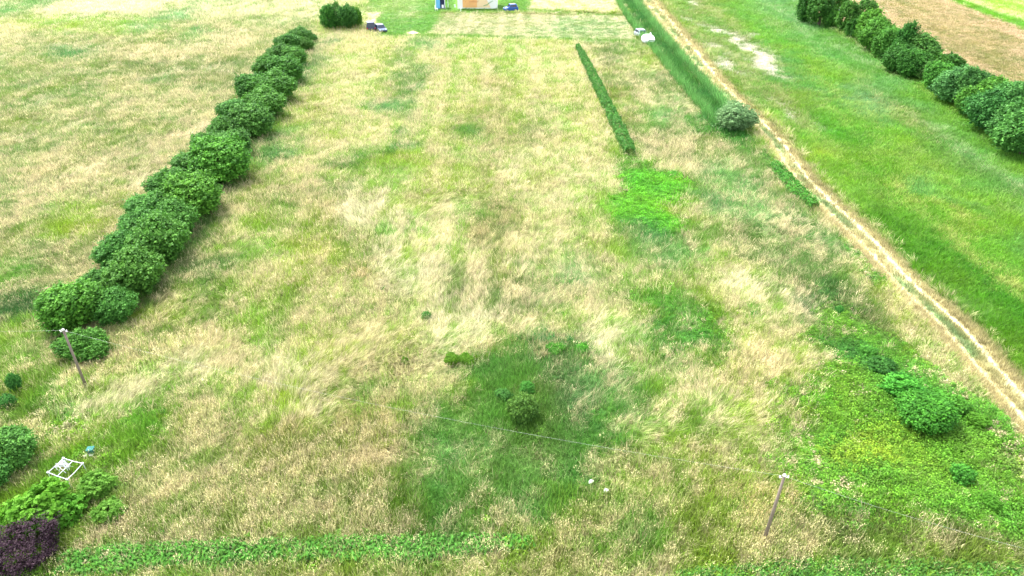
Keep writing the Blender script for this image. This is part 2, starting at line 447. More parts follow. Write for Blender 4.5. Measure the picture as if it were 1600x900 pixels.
def dry_noise(X, Y, px, py):
    """natural mottling of ripe and green grass, 0..1"""
    ca, sa = math.cos(R(50)), math.sin(R(50))
    bend = 2.5 * fbm(X, Y, 9, 2, 19)
    al = X * ca + Y * sa + bend
    ac = -X * sa + Y * ca + bend
    n = .10 * fbm(X, Y, 14, 3, 5) + .20 * fbm(X, Y, 3.0, 3, 9) + .50 * fbm(al / 3.0, ac, .62, 3, 13) + .20 * fbm(X + .02 * Y, Y / 14, 1.3, 2, 17)
    c, s = math.cos(TDIR), math.sin(TDIR)
    u = X * c + Y * s
    w = -X * s + Y * c
    m = .5 + .85 * (.5 * fbm(u / 6, w, 4.0, 3, 21) + .3 * fbm(u / 3, w, 1.2, 3, 25) + .2 * fbm(X, Y, 1.0, 2, 28) - .5)
    lines = fbm(X + .02 * Y, Y / 25, 1.5, 2, 141)
    cw = .6 * sstep(520, 620, px) * (1 - sstep(900, 960, px)) * (1 - sstep(420, 620, py))
    n = n * (1 - cw * .38) + cw * .38 * (.5 + 1.5 * (lines - .5))
    right = sstep(0, 30, (px - 1010) - 0.93 * py) 
    return n * (1 - right) + m * right


# ------------------------------------------------------------------ materials
def mat(name):
    m = bpy.data.materials.new(name)
    m.use_nodes = True
    nt = m.node_tree
    nt.nodes.clear()
    out = nt.nodes.new("ShaderNodeOutputMaterial")
    return m, nt, out


def N(nt, t, **kw):
    n = nt.nodes.new(t)
    for k_, v_ in kw.items():
        setattr(n, k_, v_)
    return n


def mixrgb(nt, fac, a, b, mode='MIX'):
    n = nt.nodes.new("ShaderNodeMix")
    n.data_type = 'RGBA'
    n.blend_type = mode
    for sock, v in ((n.inputs[0], fac), (n.inputs[6], a), (n.inputs[7], b)):
        if hasattr(v, 'links') or isinstance(v, bpy.types.NodeSocket):
            nt.links.new(v, sock)
        elif isinstance(v, (int, float)):
            sock.default_value = v
        else:
            sock.default_value = (*v, 1)
    return n.outputs[2]


def leafy_shader(nt, out, col, transl=.35, rough=.6, spec=.25):
    b = N(nt, "ShaderNodeBsdfPrincipled")
    b.inputs["Roughness"].default_value = rough
    b.inputs["Specular IOR Level"].default_value = spec
    nt.links.new(col, b.inputs["Base Color"])
    t = N(nt, "ShaderNodeBsdfTranslucent")
    nt.links.new(col, t.inputs["Color"])
    mx = N(nt, "ShaderNodeMixShader")
    mx.inputs[0].default_value = transl
    nt.links.new(b.outputs[0], mx.inputs[1])
    nt.links.new(t.outputs[0], mx.inputs[2])
    nt.links.new(mx.outputs[0], out.inputs[0])


def grass_material():
    m, nt, out = mat("grass_blades")
    a = N(nt, "ShaderNodeAttribute", attribute_type='INSTANCER', attribute_name="col")
    b = N(nt, "ShaderNodeAttribute", attribute_type='INSTANCER', attribute_name="tip")
    h = N(nt, "ShaderNodeAttribute", attribute_type='GEOMETRY', attribute_name="along")
    v = N(nt, "ShaderNodeAttribute", attribute_type='GEOMETRY', attribute_name="shade")
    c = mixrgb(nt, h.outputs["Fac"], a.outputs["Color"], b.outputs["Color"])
    mul = N(nt, "ShaderNodeMath", operation='MULTIPLY_ADD')
    nt.links.new(v.outputs["Fac"], mul.inputs[0])
    mul.inputs[1].default_value = .9
    mul.inputs[2].default_value = .55
    cc = N(nt, "ShaderNodeCombineColor")
    for i in range(3):
        nt.links.new(mul.outputs[0], cc.inputs[i])
    c = mixrgb(nt, 1.0, c, cc.outputs[0], 'MULTIPLY')
    leafy_shader(nt, out, c, .4)
    return m


def foliage_material(name, dark, light, transl=.3, rough=.5):
    m, nt, out = mat(name)
    v = N(nt, "ShaderNodeAttribute", attribute_type='GEOMETRY', attribute_name="shade")
    oi = N(nt, "ShaderNodeObjectInfo")
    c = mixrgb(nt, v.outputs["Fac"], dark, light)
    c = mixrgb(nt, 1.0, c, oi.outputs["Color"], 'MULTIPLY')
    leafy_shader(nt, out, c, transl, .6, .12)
    return m


def plain(name, col, rough=.6, metal=0.0, noise=.12, scale=6.0, spec=.5):
    m, nt, out = mat(name)
    b = N(nt, "ShaderNodeBsdfPrincipled")
    b.inputs["Roughness"].default_value = rough
    b.inputs["Metallic"].default_value = metal
    b.inputs["Specular IOR Level"].default_value = spec
    tc = N(nt, "ShaderNodeTexCoord")
    nz = N(nt, "ShaderNodeTexNoise")
    nz.inputs["Scale"].default_value = scale
    nz.inputs["Detail"].default_value = 5
    nt.links.new(tc.outputs["Object"], nz.inputs["Vector"])
    c = mixrgb(nt, nz.outputs[0], tuple(x * (1 - noise) for x in col), tuple(min(1, x * (1 + noise)) for x in col))
    nt.links.new(c, b.inputs["Base Color"])
    nt.links.new(b.outputs[0], out.inputs[0])
    return m


def ground_material(name, attr="soil"):
    m, nt, out = mat(name)
    b = N(nt, "ShaderNodeBsdfPrincipled")
    b.inputs["Roughness"].default_value = .95
    b.inputs["Specular IOR Level"].default_value = .1
    a = N(nt, "ShaderNodeAttribute", attribute_type='GEOMETRY', attribute_name=attr)
    tc = N(nt, "ShaderNodeTexCoord")
    nz = N(nt, "ShaderNodeTexNoise")
    nz.inputs["Scale"].default_value = 3.0
    nz.inputs["Detail"].default_value = 8
    nz.inputs["Roughness"].default_value = .75
    nt.links.new(tc.outputs["Object"], nz.inputs["Vector"])
    rmp = N(nt, "ShaderNodeMapRange")
    rmp.inputs[1].default_value = .3
    rmp.inputs[2].default_value = .7
    rmp.inputs[3].default_value = .6
    rmp.inputs[4].default_value = 1.35
    nt.links.new(nz.outputs[0], rmp.inputs[0])
    cc = N(nt, "ShaderNodeCombineColor")
    for i in range(3):
        nt.links.new(rmp.outputs[0], cc.inputs[i])
    c = mixrgb(nt, 1.0, a.outputs["Color"], cc.outputs[0], 'MULTIPLY')
    nt.links.new(c, b.inputs["Base Color"])
    bp = N(nt, "ShaderNodeBump")
    bp.inputs["Strength"].default_value = .8
    bp.inputs["Distance"].default_value = .15
    nt.links.new(nz.outputs[0], bp.inputs["Height"])
    nt.links.new(bp.outputs[0], b.inputs["Normal"])
    nt.links.new(b.outputs[0], out.inputs[0])
    return m


M_GRASS = grass_material()
M_SOIL = ground_material("turf_and_soil")
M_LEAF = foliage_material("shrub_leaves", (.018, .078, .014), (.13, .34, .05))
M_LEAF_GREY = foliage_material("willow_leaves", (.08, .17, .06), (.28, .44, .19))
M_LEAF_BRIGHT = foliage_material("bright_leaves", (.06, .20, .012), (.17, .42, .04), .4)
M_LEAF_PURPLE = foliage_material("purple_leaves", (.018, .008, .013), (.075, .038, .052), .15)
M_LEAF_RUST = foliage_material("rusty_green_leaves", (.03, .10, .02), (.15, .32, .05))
M_BARK = plain("brown_bark", (.12, .09, .065), .9, noise=.4, scale=9)
M_BIRCH = plain("birch_bark", (.62, .60, .56), .8, noise=.35, scale=3)


# ------------------------------------------------------------------ mesh helpers
def link(o, parent=None):
    scene.collection.objects.link(o)
    if parent is not None:
        o.parent = parent
    return o


def mesh_obj(name, verts, faces, m, parent=None, smooth=False):
    me = bpy.data.meshes.new(name)
    me.from_pydata([tuple(v) for v in verts], [], faces)
    me.update()
    if m is not None:
        me.materials.append(m)
    if smooth:
        me.polygons.foreach_set("use_smooth", [True] * len(me.polygons))
    return link(bpy.data.objects.new(name, me), parent)


def empty(name, loc, rz=0.0):
    o = bpy.data.objects.new(name, None)
    o.location = loc
    o.rotation_euler = (0, 0, rz)
    o.empty_display_size = .3
    return link(o)


def tag(o, label, cat, group=None, kind=None):
    o["label"] = label
    o["category"] = cat
    if group:
        o["group"] = group
    if kind:
        o["kind"] = kind
    return o


def box(v, f, c, s, rz=0.0):
    """append a box: centre c, size s"""
    i = len(v)
    cr, sr = math.cos(rz), math.sin(rz)
    for dx in (-.5, .5):
        for dy in (-.5, .5):
            for dz in (-.5, .5):
                x, y = dx * s[0], dy * s[1]
                v.append((c[0] + x * cr - y * sr, c[1] + x * sr + y * cr, c[2] + dz * s[2]))
    for q in ((0, 1, 3, 2), (4, 6, 7, 5), (0, 4, 5, 1), (2, 3, 7, 6), (0, 2, 6, 4), (1, 5, 7, 3)):
        f.append(tuple(i + k for k in q))


def tube(v, f, pts, r, n=7, r2=None):
    """append a tube along pts, radius r tapering to r2"""
    r2 = r if r2 is None else r2
    base = len(v)
    P_ = [np.array(p, float) for p in pts]
    m = len(P_)
    ref = None
    for i, p in enumerate(P_):
        d = P_[min(i + 1, m - 1)] - P_[max(i - 1, 0)]
        d /= np.linalg.norm(d) + 1e-9
        a = np.array((0, 0, 1.)) if abs(d[2]) < .9 else np.array((1., 0, 0))
        u = np.cross(d, a)
        u /= np.linalg.norm(u)
        w = np.cross(d, u)
        if ref is not None and np.dot(u, ref) < 0:
            u, w = -u, -w
        ref = u
        rr = r + (r2 - r) * i / max(1, m - 1)
        for k in range(n):
            t = 2 * math.pi * k / n
            q = p + rr * (math.cos(t) * u + math.sin(t) * w)
            v.append(tuple(q))
    for i in range(m - 1):
        for k in range(n):
            a0 = base + i * n + k
            a1 = base + i * n + (k + 1) % n
            f.append((a0, a1, a1 + n, a0 + n))
    f.append(tuple(base + k for k in range(n))[::-1])
    f.append(tuple(base + (m - 1) * n + k for k in range(n)))


def obj_from_np(name, co, tris, m, attrs=None):
    """co (N,3), faces as (M,k) array, per-point float attributes"""
    me = bpy.data.meshes.new(name)
    k = tris.shape[1]
    me.vertices.add(len(co))
    me.vertices.foreach_set("co", co.astype(np.float32).ravel())
    me.loops.add(tris.size)
    me.loops.foreach_set("vertex_index", tris.astype(np.int32).ravel())
    me.polygons.add(len(tris))
    me.polygons.foreach_set("loop_start", np.arange(0, tris.size, k, dtype=np.int32))
    me.update(calc_edges=True)
    for an, av in (attrs or {}).items():
        if av.ndim == 1:
            at_ = me.attributes.new(an, 'FLOAT', 'POINT')
            at_.data.foreach_set("value", av.astype(np.float32))
        else:
            at_ = me.attributes.new(an, 'FLOAT_VECTOR', 'POINT')
            at_.data.foreach_set("vector", av.astype(np.float32).ravel())
    if m is not None:
        me.materials.append(m)
    return me


# ------------------------------------------------------------------ the ground: one sheet to the horizon
def axis(lo, hi, step, far_lo, far_hi):
    mid = np.arange(lo, hi + step, step)
    a = [lo]
    s = step
    while a[-1] > far_lo:
        s *= 1.45
        a.append(a[-1] - s)
    b = [mid[-1]]
    s = step
    while b[-1] < far_hi:
        s *= 1.45
        b.append(b[-1] + s)
    return np.array(a[1:][::-1] + list(mid) + b[1:])


XS = axis(-215, 270, .6, -2500, 2500)
YS = axis(14, 300, .6, -2500, 3000)
GX, GY = np.meshgrid(XS, YS, indexing='xy')
gx, gy = GX.ravel(), GY.ravel()
clx = np.clip(gx, -400, 500)
cly = np.clip(gy, 15, 420)
VZ, gpx, gpy, gdep = zone_fields(clx, cly)
VG_ = VZ.reshape(len(YS), len(XS), 10)
dn = dry_noise(gx, gy, gpx, gpy)


def ripe(dry, n, jit=0.0, contrast=4.2):
    thr = 1 - dry
    x = (n - .5) * contrast + (dry - .5) * 1.15 + .38 + jit
    x = np.clip(x, 0, 1)
    edge = sstep(.0, .12, dry)
    x = x * edge
    return np.clip(x + (dry > .9) * .3, 0, 1)


t = ripe(VZ[:, 6], dn, contrast=2.6)[:, None]
soil = VZ[:, 0:3] * (1 - t) * .75 + VZ[:, 3:6] * t * .72
soil = soil * (.85 + .3 * fbm(gx, gy, 2.0, 3, 77))[:, None]
ny, nx = len(YS), len(XS)
ii = np.arange(ny * nx).reshape(ny, nx)
quads = np.stack([ii[:-1, :-1], ii[:-1, 1:], ii[1:, 1:], ii[1:, :-1]], -1).reshape(-1, 4)
gme = obj_from_np("ground", np.stack([gx, gy, np.zeros_like(gx)], 1), quads, M_SOIL, {"soil": soil})
ground = link(bpy.data.objects.new("ground", gme))
ground["kind"] = "structure"


def sample(F_, x, y):
    ix = np.clip(np.searchsorted(XS, x) - 1, 0, nx - 2)
    iy = np.clip(np.searchsorted(YS, y) - 1, 0, ny - 2)
    fx = ((x - XS[ix]) / (XS[ix + 1] - XS[ix]))[:, None]
    fy = ((y - YS[iy]) / (YS[iy + 1] - YS[iy]))[:, None]
    return (F_[iy, ix] * (1 - fx) + F_[iy, ix + 1] * fx) * (1 - fy) + (F_[iy + 1, ix] * (1 - fx) + F_[iy + 1, ix + 1] * fx) * fy


# ------------------------------------------------------------------ the track: a strip 4 mm above the ground
TL = [(983, -40), (997, 0), (1015, 25), (1054, 75), (1094, 125), (1136, 167), (1178, 205), (1200, 232), (1226, 281), (1290, 345), (1345, 400), (1392, 455), (1450, 512), (1495, 568), (1545, 625), (1600, 690), (1700, 800), (1800, 900)]
TR = [(1014, -40), (1030, 0), (1052, 25), (1096, 75), (1136, 125), (1170, 160), (1212, 200), (1238, 226), (1280, 281), (1342, 337), (1400, 394), (1452, 448), (1532, 512), (1578, 568), (1632, 625), (1690, 680), (1800, 780), (1900, 860)]


def catmull(pts, sub=14):
    P_ = np.array(pts, float)
    P_ = np.vstack([2 * P_[0] - P_[1], P_, 2 * P_[-1] - P_[-2]])
    out = []
    for i in range(1, len(P_) - 2):
        for s in range(sub):
            t_ = s / sub
            a, b, c, d = P_[i - 1:i + 3]
            out.append(.5 * ((2 * b) + (-a + c) * t_ + (2 * a - 5 * b + 4 * c - d) * t_ ** 2 + (-a + 3 * b - 3 * c + d) * t_ ** 3))
    out.append(P_[-2])
    return np.array(out)


tl = catmull([at(*p)[:2] for p in TL])
tr = catmull([at(*p)[:2] for p in TR])
NA = 34
us = np.linspace(0, 1, NA)
TCO = tl[:, None, :] * (1 - us)[None, :, None] + tr[:, None, :] * us[None, :, None]
nT = len(tl)
tx, ty = TCO[..., 0].ravel(), TCO[..., 1].ravel()
tu = np.tile(us, nT)


def track_cols(x, y, u):
    uu = u + .05 * (fbm(x, y, 3, 3, 83) - .5) * 2
    n1 = fbm(x, y, 1.2, 3, 84)
    n2 = fbm(x, y, 5, 3, 85)
    straw = np.array((.56, .49, .25))
    pale = np.array((.62, .54, .38))
    green = np.array((.10, .22, .04))
    clover = np.array((.20, .33, .13))
    dark = np.array((.16, .15, .05))
    rut = np.exp(-((uu - .32) / .035) ** 2) + np.exp(-((uu - .68) / .04) ** 2)
    mid = np.exp(-((uu - .5) / .09) ** 4)
    dk = np.exp(-((uu - .79) / .03) ** 2) + .8 * np.exp(-((uu - .60) / .02) ** 2)
    rgt = sstep(.8, 1.0, uu)
    c = straw[None] * (.8 + .4 * n1)[:, None]
    def mx(c, w, col):
        return c * (1 - w[:, None]) + w[:, None] * col[None]
    c = mx(c, np.clip(mid * (.28 + 1.1 * (n2 - .4)), 0, 1), green)
    c = mx(c, np.clip(np.exp(-((uu - .42) / .07) ** 2) * sstep(.4, .6, n2), 0, 1), clover)
    c = mx(c, np.clip(rut * .45, 0, 1), pale)
    c = mx(c, np.clip(dk * .7 * sstep(.3, .6, n2 + .1), 0, 1), dark)
    c = mx(c, rgt * .6, np.array((.2, .25, .06)))
    return c


tq = np.arange(nT * NA).reshape(nT, NA)
tquads = np.stack([tq[:-1, :-1], tq[:-1, 1:], tq[1:, 1:], tq[1:, :-1]], -1).reshape(-1, 4)
tme = obj_from_np("track", np.stack([tx, ty, np.full_like(tx, .004)], 1), tquads[:, ::-1], M_SOIL, {"soil": track_cols(tx, ty, tu)})
track = link(bpy.data.objects.new("track", tme))
track["kind"] = "structure"
TRACK_PTS = [(a, b) for a, b in TL] + [(a, b) for a, b in TR[::-1]]


# ------------------------------------------------------------------ clump prototypes (used only as instances of the grass)
def blades(n, length, spread, lean, curve, width, seed, splay=.25, lvar=.3):
    """strips of 4 levels; local +X is the direction the clump is blown"""
    r = np.random.default_rng(seed)
    co = []
    fa = []
    al = []
    sh = []
    for b in range(n):
        a = r.uniform(0, 2 * math.pi)
        rad = spread * math.sqrt(r.random())
        p = np.array((rad * math.cos(a), rad * math.sin(a), 0.))
        ln = length * (1 + lvar * r.normal())
        ln = max(ln, .3 * length)
        az = a if lean < .05 else r.normal(0, .35)
        tilt = lean + abs(r.normal(0, splay)) if lean < .05 else lean + r.normal(0, splay * .6)
        wv = np.array((-math.sin(az + r.normal(0, .7)), math.cos(az + r.normal(0, .7)), 0.))
        wv /= np.linalg.norm(wv)
        shd = r.random()
        i0 = len(co)
        K = 4
        for k in range(K):
            f_ = k / (K - 1)
            w = width * (1 - f_) ** .6 * .5 if k < K - 1 else 0
            if k == K - 1:
                co.append(p.copy())
                al.append(1.)
                sh.append(shd)
            else:
                co.append(p - wv * w)
                co.append(p + wv * w)
                al += [f_, f_]
                sh += [shd, shd]
            tl_ = tilt + curve * f_
            tl_ = min(tl_, 1.5)
            p = p + (ln / (K - 1)) * np.array((math.sin(tl_) * math.cos(az), math.sin(tl_) * math.sin(az), math.cos(tl_)))
        fa += [(i0, i0 + 1, i0 + 3), (i0, i0 + 3, i0 + 2), (i0 + 2, i0 + 3, i0 + 5), (i0 + 2, i0 + 5, i0 + 4), (i0 + 4, i0 + 5, i0 + 6)]
    return np.array(co), np.array(fa), np.array(al), np.array(sh)


def heads(n, height, spread, seed, size=.048):
    """upright stems ending in fluffy seed heads"""
    r = np.random.default_rng(seed)
    co, fa, al, sh = [list(x) for x in blades(n, height * .8, spread, 0, .3, .02, seed + 1)]
    for b in range(n):
        a = r.uniform(0, 6.28)
        rad = spread * 1.1 * math.sqrt(r.random())
        c = np.array((rad * math.cos(a), rad * math.sin(a), height * r.uniform(.75, 1.1)))
        s = size * r.uniform(.6, 1.2)
        az = r.uniform(0, 6.28)
        d = np.array((math.cos(az) * .5, math.sin(az) * .5, 1.))
        w = np.array((-math.sin(az), math.cos(az), .2))
        i0 = len(co)
        co += [c - d * s, c + w * s * .4, c + d * s, c - w * s * .4]
        al += [1.] * 4
        sh += [r.random()] * 4
        fa += [(i0, i0 + 1, i0 + 2), (i0, i0 + 2, i0 + 3)]
    return np.array(co), np.array(fa), np.array(al), np.array(sh)


def leaf_quads(c, nrm, size, r, aspect=1.7):
    """diamond leaf at c (N,3) with normals nrm"""
    n = len(c)
    a = r.normal(size=(n, 3))
    u = a - (a * nrm).sum(1)[:, None] * nrm
    u /= np.linalg.norm(u, axis=1)[:, None] + 1e-9
    w = np.cross(nrm, u)
    s = size * r.uniform(.6, 1.25, n)[:, None]
    fold = nrm * s * .18
    co = np.stack([c - u * s * .5 * aspect, c - w * s * .5 + fold, c + u * s * .5 * aspect, c + w * s * .5 + fold], 1).reshape(-1, 3)
    i = np.arange(n)[:, None] * 4
    fa = np.concatenate([i + np.array([[0, 1, 2]]), i + np.array([[0, 2, 3]])])
    return co, fa


def weed(n, radius, height, size, seed):
    r = np.random.default_rng(seed)
    d = r.normal(size=(n, 3))
    d[:, 2] = abs(d[:, 2])
    d /= np.linalg.norm(d, axis=1)[:, None]
    rr = r.uniform(.45, 1, n)[:, None]
    c = d * rr * np.array((radius, radius, height))
    nr = d * .5 + np.array((0, 0, .8)) + r.normal(size=(n, 3)) * .45
    nr /= np.linalg.norm(nr, axis=1)[:, None]
    co, fa = leaf_quads(c, nr, size, r)
    al = np.repeat(np.clip(c[:, 2] / height, 0, 1), 4)
    return co, fa, al, np.repeat(r.random(n), 4)


protos = bpy.data.collections.new("clump_kinds")


def proto(i, data):
    co, fa, al, sh = data
    me = obj_from_np("clump_kind", co, fa, M_GRASS, {"along": al, "shade": sh})
    o = bpy.data.objects.new("clump_kind_%02d" % i, me)
    protos.objects.link(o)


UP, LOD, WEED, SHORT, HEAD, REED, FLOW = (0, 4), (4, 9), (9, 12), (12, 14), (14, 17), (17, 19), (19, 20)
k = 0
for s in range(4):
    proto(k, blades(17, .62, .2, 0, .5, .042, 100 + s, .3)); k += 1
for s in range(5):
    proto(k, blades(20, .78, .17, (.75, .95, 1.05, .6, .85)[s], (.5, .5, .35, .8, .7)[s], .036, 200 + s, .45)); k += 1
for s in range(3):
    proto(k, weed(75, .3, .5, .078, 300 + s)); k += 1
for s in range(2):
    proto(k, blades(20, .28, .24, 0, .5, .034, 400 + s, .5)); k += 1
for s in range(3):
    proto(k, heads(20, .68, .24, 500 + s)); k += 1
for s in range(2):
    proto(k, blades(16, 2.0, .3, 0, .55, .085, 600 + s, .16)); k += 1
proto(k, weed(34, .22, .3, .062, 700)); k += 1


def gn_tree():
    ng = bpy.data.node_groups.new("scatter_clumps", 'GeometryNodeTree')
    ng.interface.new_socket("Geometry", in_out='INPUT', socket_type='NodeSocketGeometry')
    ng.interface.new_socket("Geometry", in_out='OUTPUT', socket_type='NodeSocketGeometry')
    gi = ng.nodes.new("NodeGroupInput")
    go = ng.nodes.new("NodeGroupOutput")
    ci = ng.nodes.new("GeometryNodeCollectionInfo")
    ci.inputs["Collection"].default_value = protos
    ci.inputs["Separate Children"].default_value = True
    ci.inputs["Reset Children"].default_value = True
    iop = ng.nodes.new("GeometryNodeInstanceOnPoints")
    iop.inputs["Pick Instance"].default_value = True

    def named(n_, t_):
        a = ng.nodes.new("GeometryNodeInputNamedAttribute")
        a.data_type = t_
        a.inputs["Name"].default_value = n_
        return a.outputs["Attribute"]
    ng.links.new(gi.outputs[0], iop.inputs["Points"])
    ng.links.new(ci.outputs[0], iop.inputs["Instance"])
    ng.links.new(named("kind", 'INT'), iop.inputs["Instance Index"])
    e2r = ng.nodes.new("FunctionNodeEulerToRotation")
    ng.links.new(named("rot", 'FLOAT_VECTOR'), e2r.inputs[0])
    ng.links.new(e2r.outputs[0], iop.inputs["Rotation"])
    ng.links.new(named("scl", 'FLOAT_VECTOR'), iop.inputs["Scale"])
    ng.links.new(iop.outputs[0], go.inputs[0])
    return ng


GN = gn_tree()


def scatter(name, x, y, kind, rot, scl, col, tip, label, cat):
    n = len(x)
    if n == 0:
        return None
    me = bpy.data.meshes.new(name)
    me.vertices.add(n)
    me.vertices.foreach_set("co", np.stack([x, y, np.zeros(n)], 1).astype(np.float32).ravel())
    a = me.attributes.new("kind", 'INT', 'POINT')
    a.data.foreach_set("value", kind.astype(np.int32))
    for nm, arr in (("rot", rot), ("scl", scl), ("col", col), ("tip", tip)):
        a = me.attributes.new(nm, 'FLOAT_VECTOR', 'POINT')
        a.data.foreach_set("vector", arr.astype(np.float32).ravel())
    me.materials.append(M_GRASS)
    o = link(bpy.data.objects.new(name, me))
    md = o.modifiers.new("scatter", 'NODES')
    md.node_group = GN
    tag(o, label, cat, kind="stuff")
    return o


# ------------------------------------------------------------------ grass points over all that the camera can see (with a margin)
def jitter_band(y0, y1, s):
    half = (y1 * CP + H * SP) * .80 + 12
    xs = np.arange(-half, half, s)
    ys = np.arange(y0, y1, s)
    X, Y = np.meshgrid(xs, ys)
    X = X.ravel() + RNG.uniform(-.5, .5, X.size) * s
    Y = Y.ravel() + RNG.uniform(-.5, .5, Y.size) * s
    dep = Y * CP + H * SP
    ok = abs(X) < dep * .76 + 8
    return X[ok], Y[ok], np.full(ok.sum(), s)


bands = []
y0 = 20.0
while y0 < 262:
    dep = y0 * CP + H * SP
    s = max(.21, .0039 * dep)
    y1 = y0 + 12
    bands.append(jitter_band(y0, y1, s))
    y0 = y1
bx = np.concatenate([b[0] for b in bands])
by = np.concatenate([b[1] for b in bands])
bs = np.concatenate([b[2] for b in bands])
BV = sample(VG_, bx + RNG.normal(0, .55, bx.size), by + RNG.normal(0, .7, bx.size))
bpx, bpy_, bdep = proj(bx, by)
bn = dry_noise(bx, by, bpx, bpy_)

# clumps do not grow on the track surface (except sparse ones) nor under the house
sd_track = seg_dist_inside(bpx, bpy_, TRACK_PTS)
on_track = sd_track > 0


def line_dist(px_, py_, pts):
    d_ = np.full(px_.shape, 1e9)
    for (x1, y1), (x2, y2) in zip(pts[:-1], pts[1:]):
        ex, ey = x2 - x1, y2 - y1
        t_ = np.clip(((px_ - x1) * ex + (py_ - y1) * ey) / (ex * ex + ey * ey), 0, 1)
        d_ = np.minimum(d_, np.hypot(px_ - x1 - t_ * ex, py_ - y1 - t_ * ey))
    return d_


tku = np.full(bx.size, .5)
iot = np.where(on_track)[0]
dl_, dr_ = line_dist(bpx[iot], bpy_[iot], TL), line_dist(bpx[iot], bpy_[iot], TR)
tku[iot] = dl_ / (dl_ + dr_ + 1e-6)
inrut = (abs(tku - .32) < .05) | (abs(tku - .68) < .06)
keep = ~(on_track & inrut & (RNG.random(bx.size) > .05))
keep &= ~(on_track & (tku > .25) & (tku < .88) & (RNG.random(bx.size) > .6))
keep &= ~((bpx > 708) & (bpx < 780) & (bpy_ < 16))
keep &= ~((BV[:, 9] > .75) & (abs(BV[:, 7] - .45) < .07) & (bpy_ > 840) & (RNG.random(bx.size) > .35))
bald = (BV[:, 7] < .1) & (RNG.random(bx.size) > .3)
keep &= ~bald
bx, by, bs, BV, bpx, bpy_, bdep, bn, on_track, tku = [a[keep] for a in (bx, by, bs, BV, bpx, bpy_, bdep, bn, on_track, tku)]
n = bx.size
rj = RNG.random(n)
tt = ripe(BV[:, 6], bn, (rj - .5) * 1.25, 3.6)
g = BV[:, 0:3] * np.array([[.93, 1.05, .8]])
st = BV[:, 3:6]
bv = np.clip(1.3 - bdep / 200, .5, 1.15)
br = (1 + bv * .62 * (RNG.random(n) - .5) * 1.1)[:, None] * (.88 + .24 * fbm(bx, by, 2.2, 2, 91))[:, None]
# hue drift of the green
hd = (fbm(bx, by, 6, 3, 95) - .5)[:, None] * np.array([[.55, 0, -.5]])
g = np.clip(g * (1 + hd), 0.004, 1)
tt = .5 * tt + .5 * sstep(.2, .8, tt)
T = tt[:, None]
colb = (g * .62 * (1 - .5 * T) + st * .27 * T) * br  # clump feet painted darker than tips: shade between clumps put into the colour
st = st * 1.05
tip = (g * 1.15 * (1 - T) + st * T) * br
# track growth colour
tc_ = track_cols(bx, by, tku) * (RNG.random(n)[:, None] * .4 + .7)
tip[on_track] = tc_[on_track]
colb[on_track] = tc_[on_track] * .8

hgt = BV[:, 7]
lod = BV[:, 8]
wd = BV[:, 9]
lodn = fbm(bx, by, 5, 2, 99)
kind = np.zeros(n, int)
r1 = RNG.random(n)
r2 = RNG.random(n)
is_lod = (lod * 1.0 + (lodn - .5) * 1.6) > (.2 + .8 * r1)
is_lod &= hgt > .32
kind[:] = UP[0] + (r2 * 4).astype(int)
kind[is_lod] = LOD[0] + (r2[is_lod] * 5).astype(int)
hd_m = (~is_lod) & (hgt > .42) & (tt > .4) & (RNG.random(n) < np.clip(.75 - bdep / 130, .05, .6))
kind[hd_m] = HEAD[0] + (r2[hd_m] * 3).astype(int)
shm = (hgt < .32) | on_track
kind[shm] = SHORT[0] + (r2[shm] * 2).astype(int)
wm = (wd > .05) & (fbm(bx, by, 1.5, 2, 101) * .6 + .4 * RNG.random(n) < wd * .75 + .12)
wm &= ~shm
kind[wm] = WEED[0] + (r2[wm] * 3).astype(int)
tip[wm] = (g * (1 + hd * .3) * 1.12 * br)[wm]
colb[wm] = (g * .6 * br)[wm]  # weed feet darkened too, painting in the shade of the gaps
wt = wm & (tt > .92)
tip[wt] = (st * .8 * br)[wt]

base_ang = R(40) + 2.6 * (fbm(bx, by, 12, 2, 111) - .5) * 2 + 1.2 * (fbm(bx, by, 2.8, 2, 117) - .5) * 2
ang = np.where(is_lod & ~wm, base_ang + RNG.normal(0, .4, n), RNG.uniform(0, 6.283, n))
sc = (bs / .21) ** .85
vs = np.where(shm, hgt / .28, hgt / .62)
vs = np.clip(vs, .35, 1.5) * (.75 + .5 * RNG.random(n))
ps = (bs / .21) ** .45
scl = np.stack([sc * (.85 + .4 * rj), sc * (.85 + .4 * rj), vs * ps], 1)
scl[wm, 2] *= (.5 + 1.3 * fbm(bx, by, 1.8, 2, 131))[wm]
lodsel = is_lod & ~wm
scl[lodsel, 0] = (sc * .9)[lodsel] * (.8 + .5 * rj[lodsel])
scl[lodsel, 2] = np.clip(hgt[lodsel] / .7, .5, 1.3) * ps[lodsel] * (.8 + .5 * r1[lodsel])
tilt = RNG.normal(0, .1, (n, 2))
rot = np.stack([tilt[:, 0], tilt[:, 1], ang], 1)

# split into the patches of ground one can name
def inpoly(pts):
    return seg_dist_inside(bpx, bpy_, pts) > 0


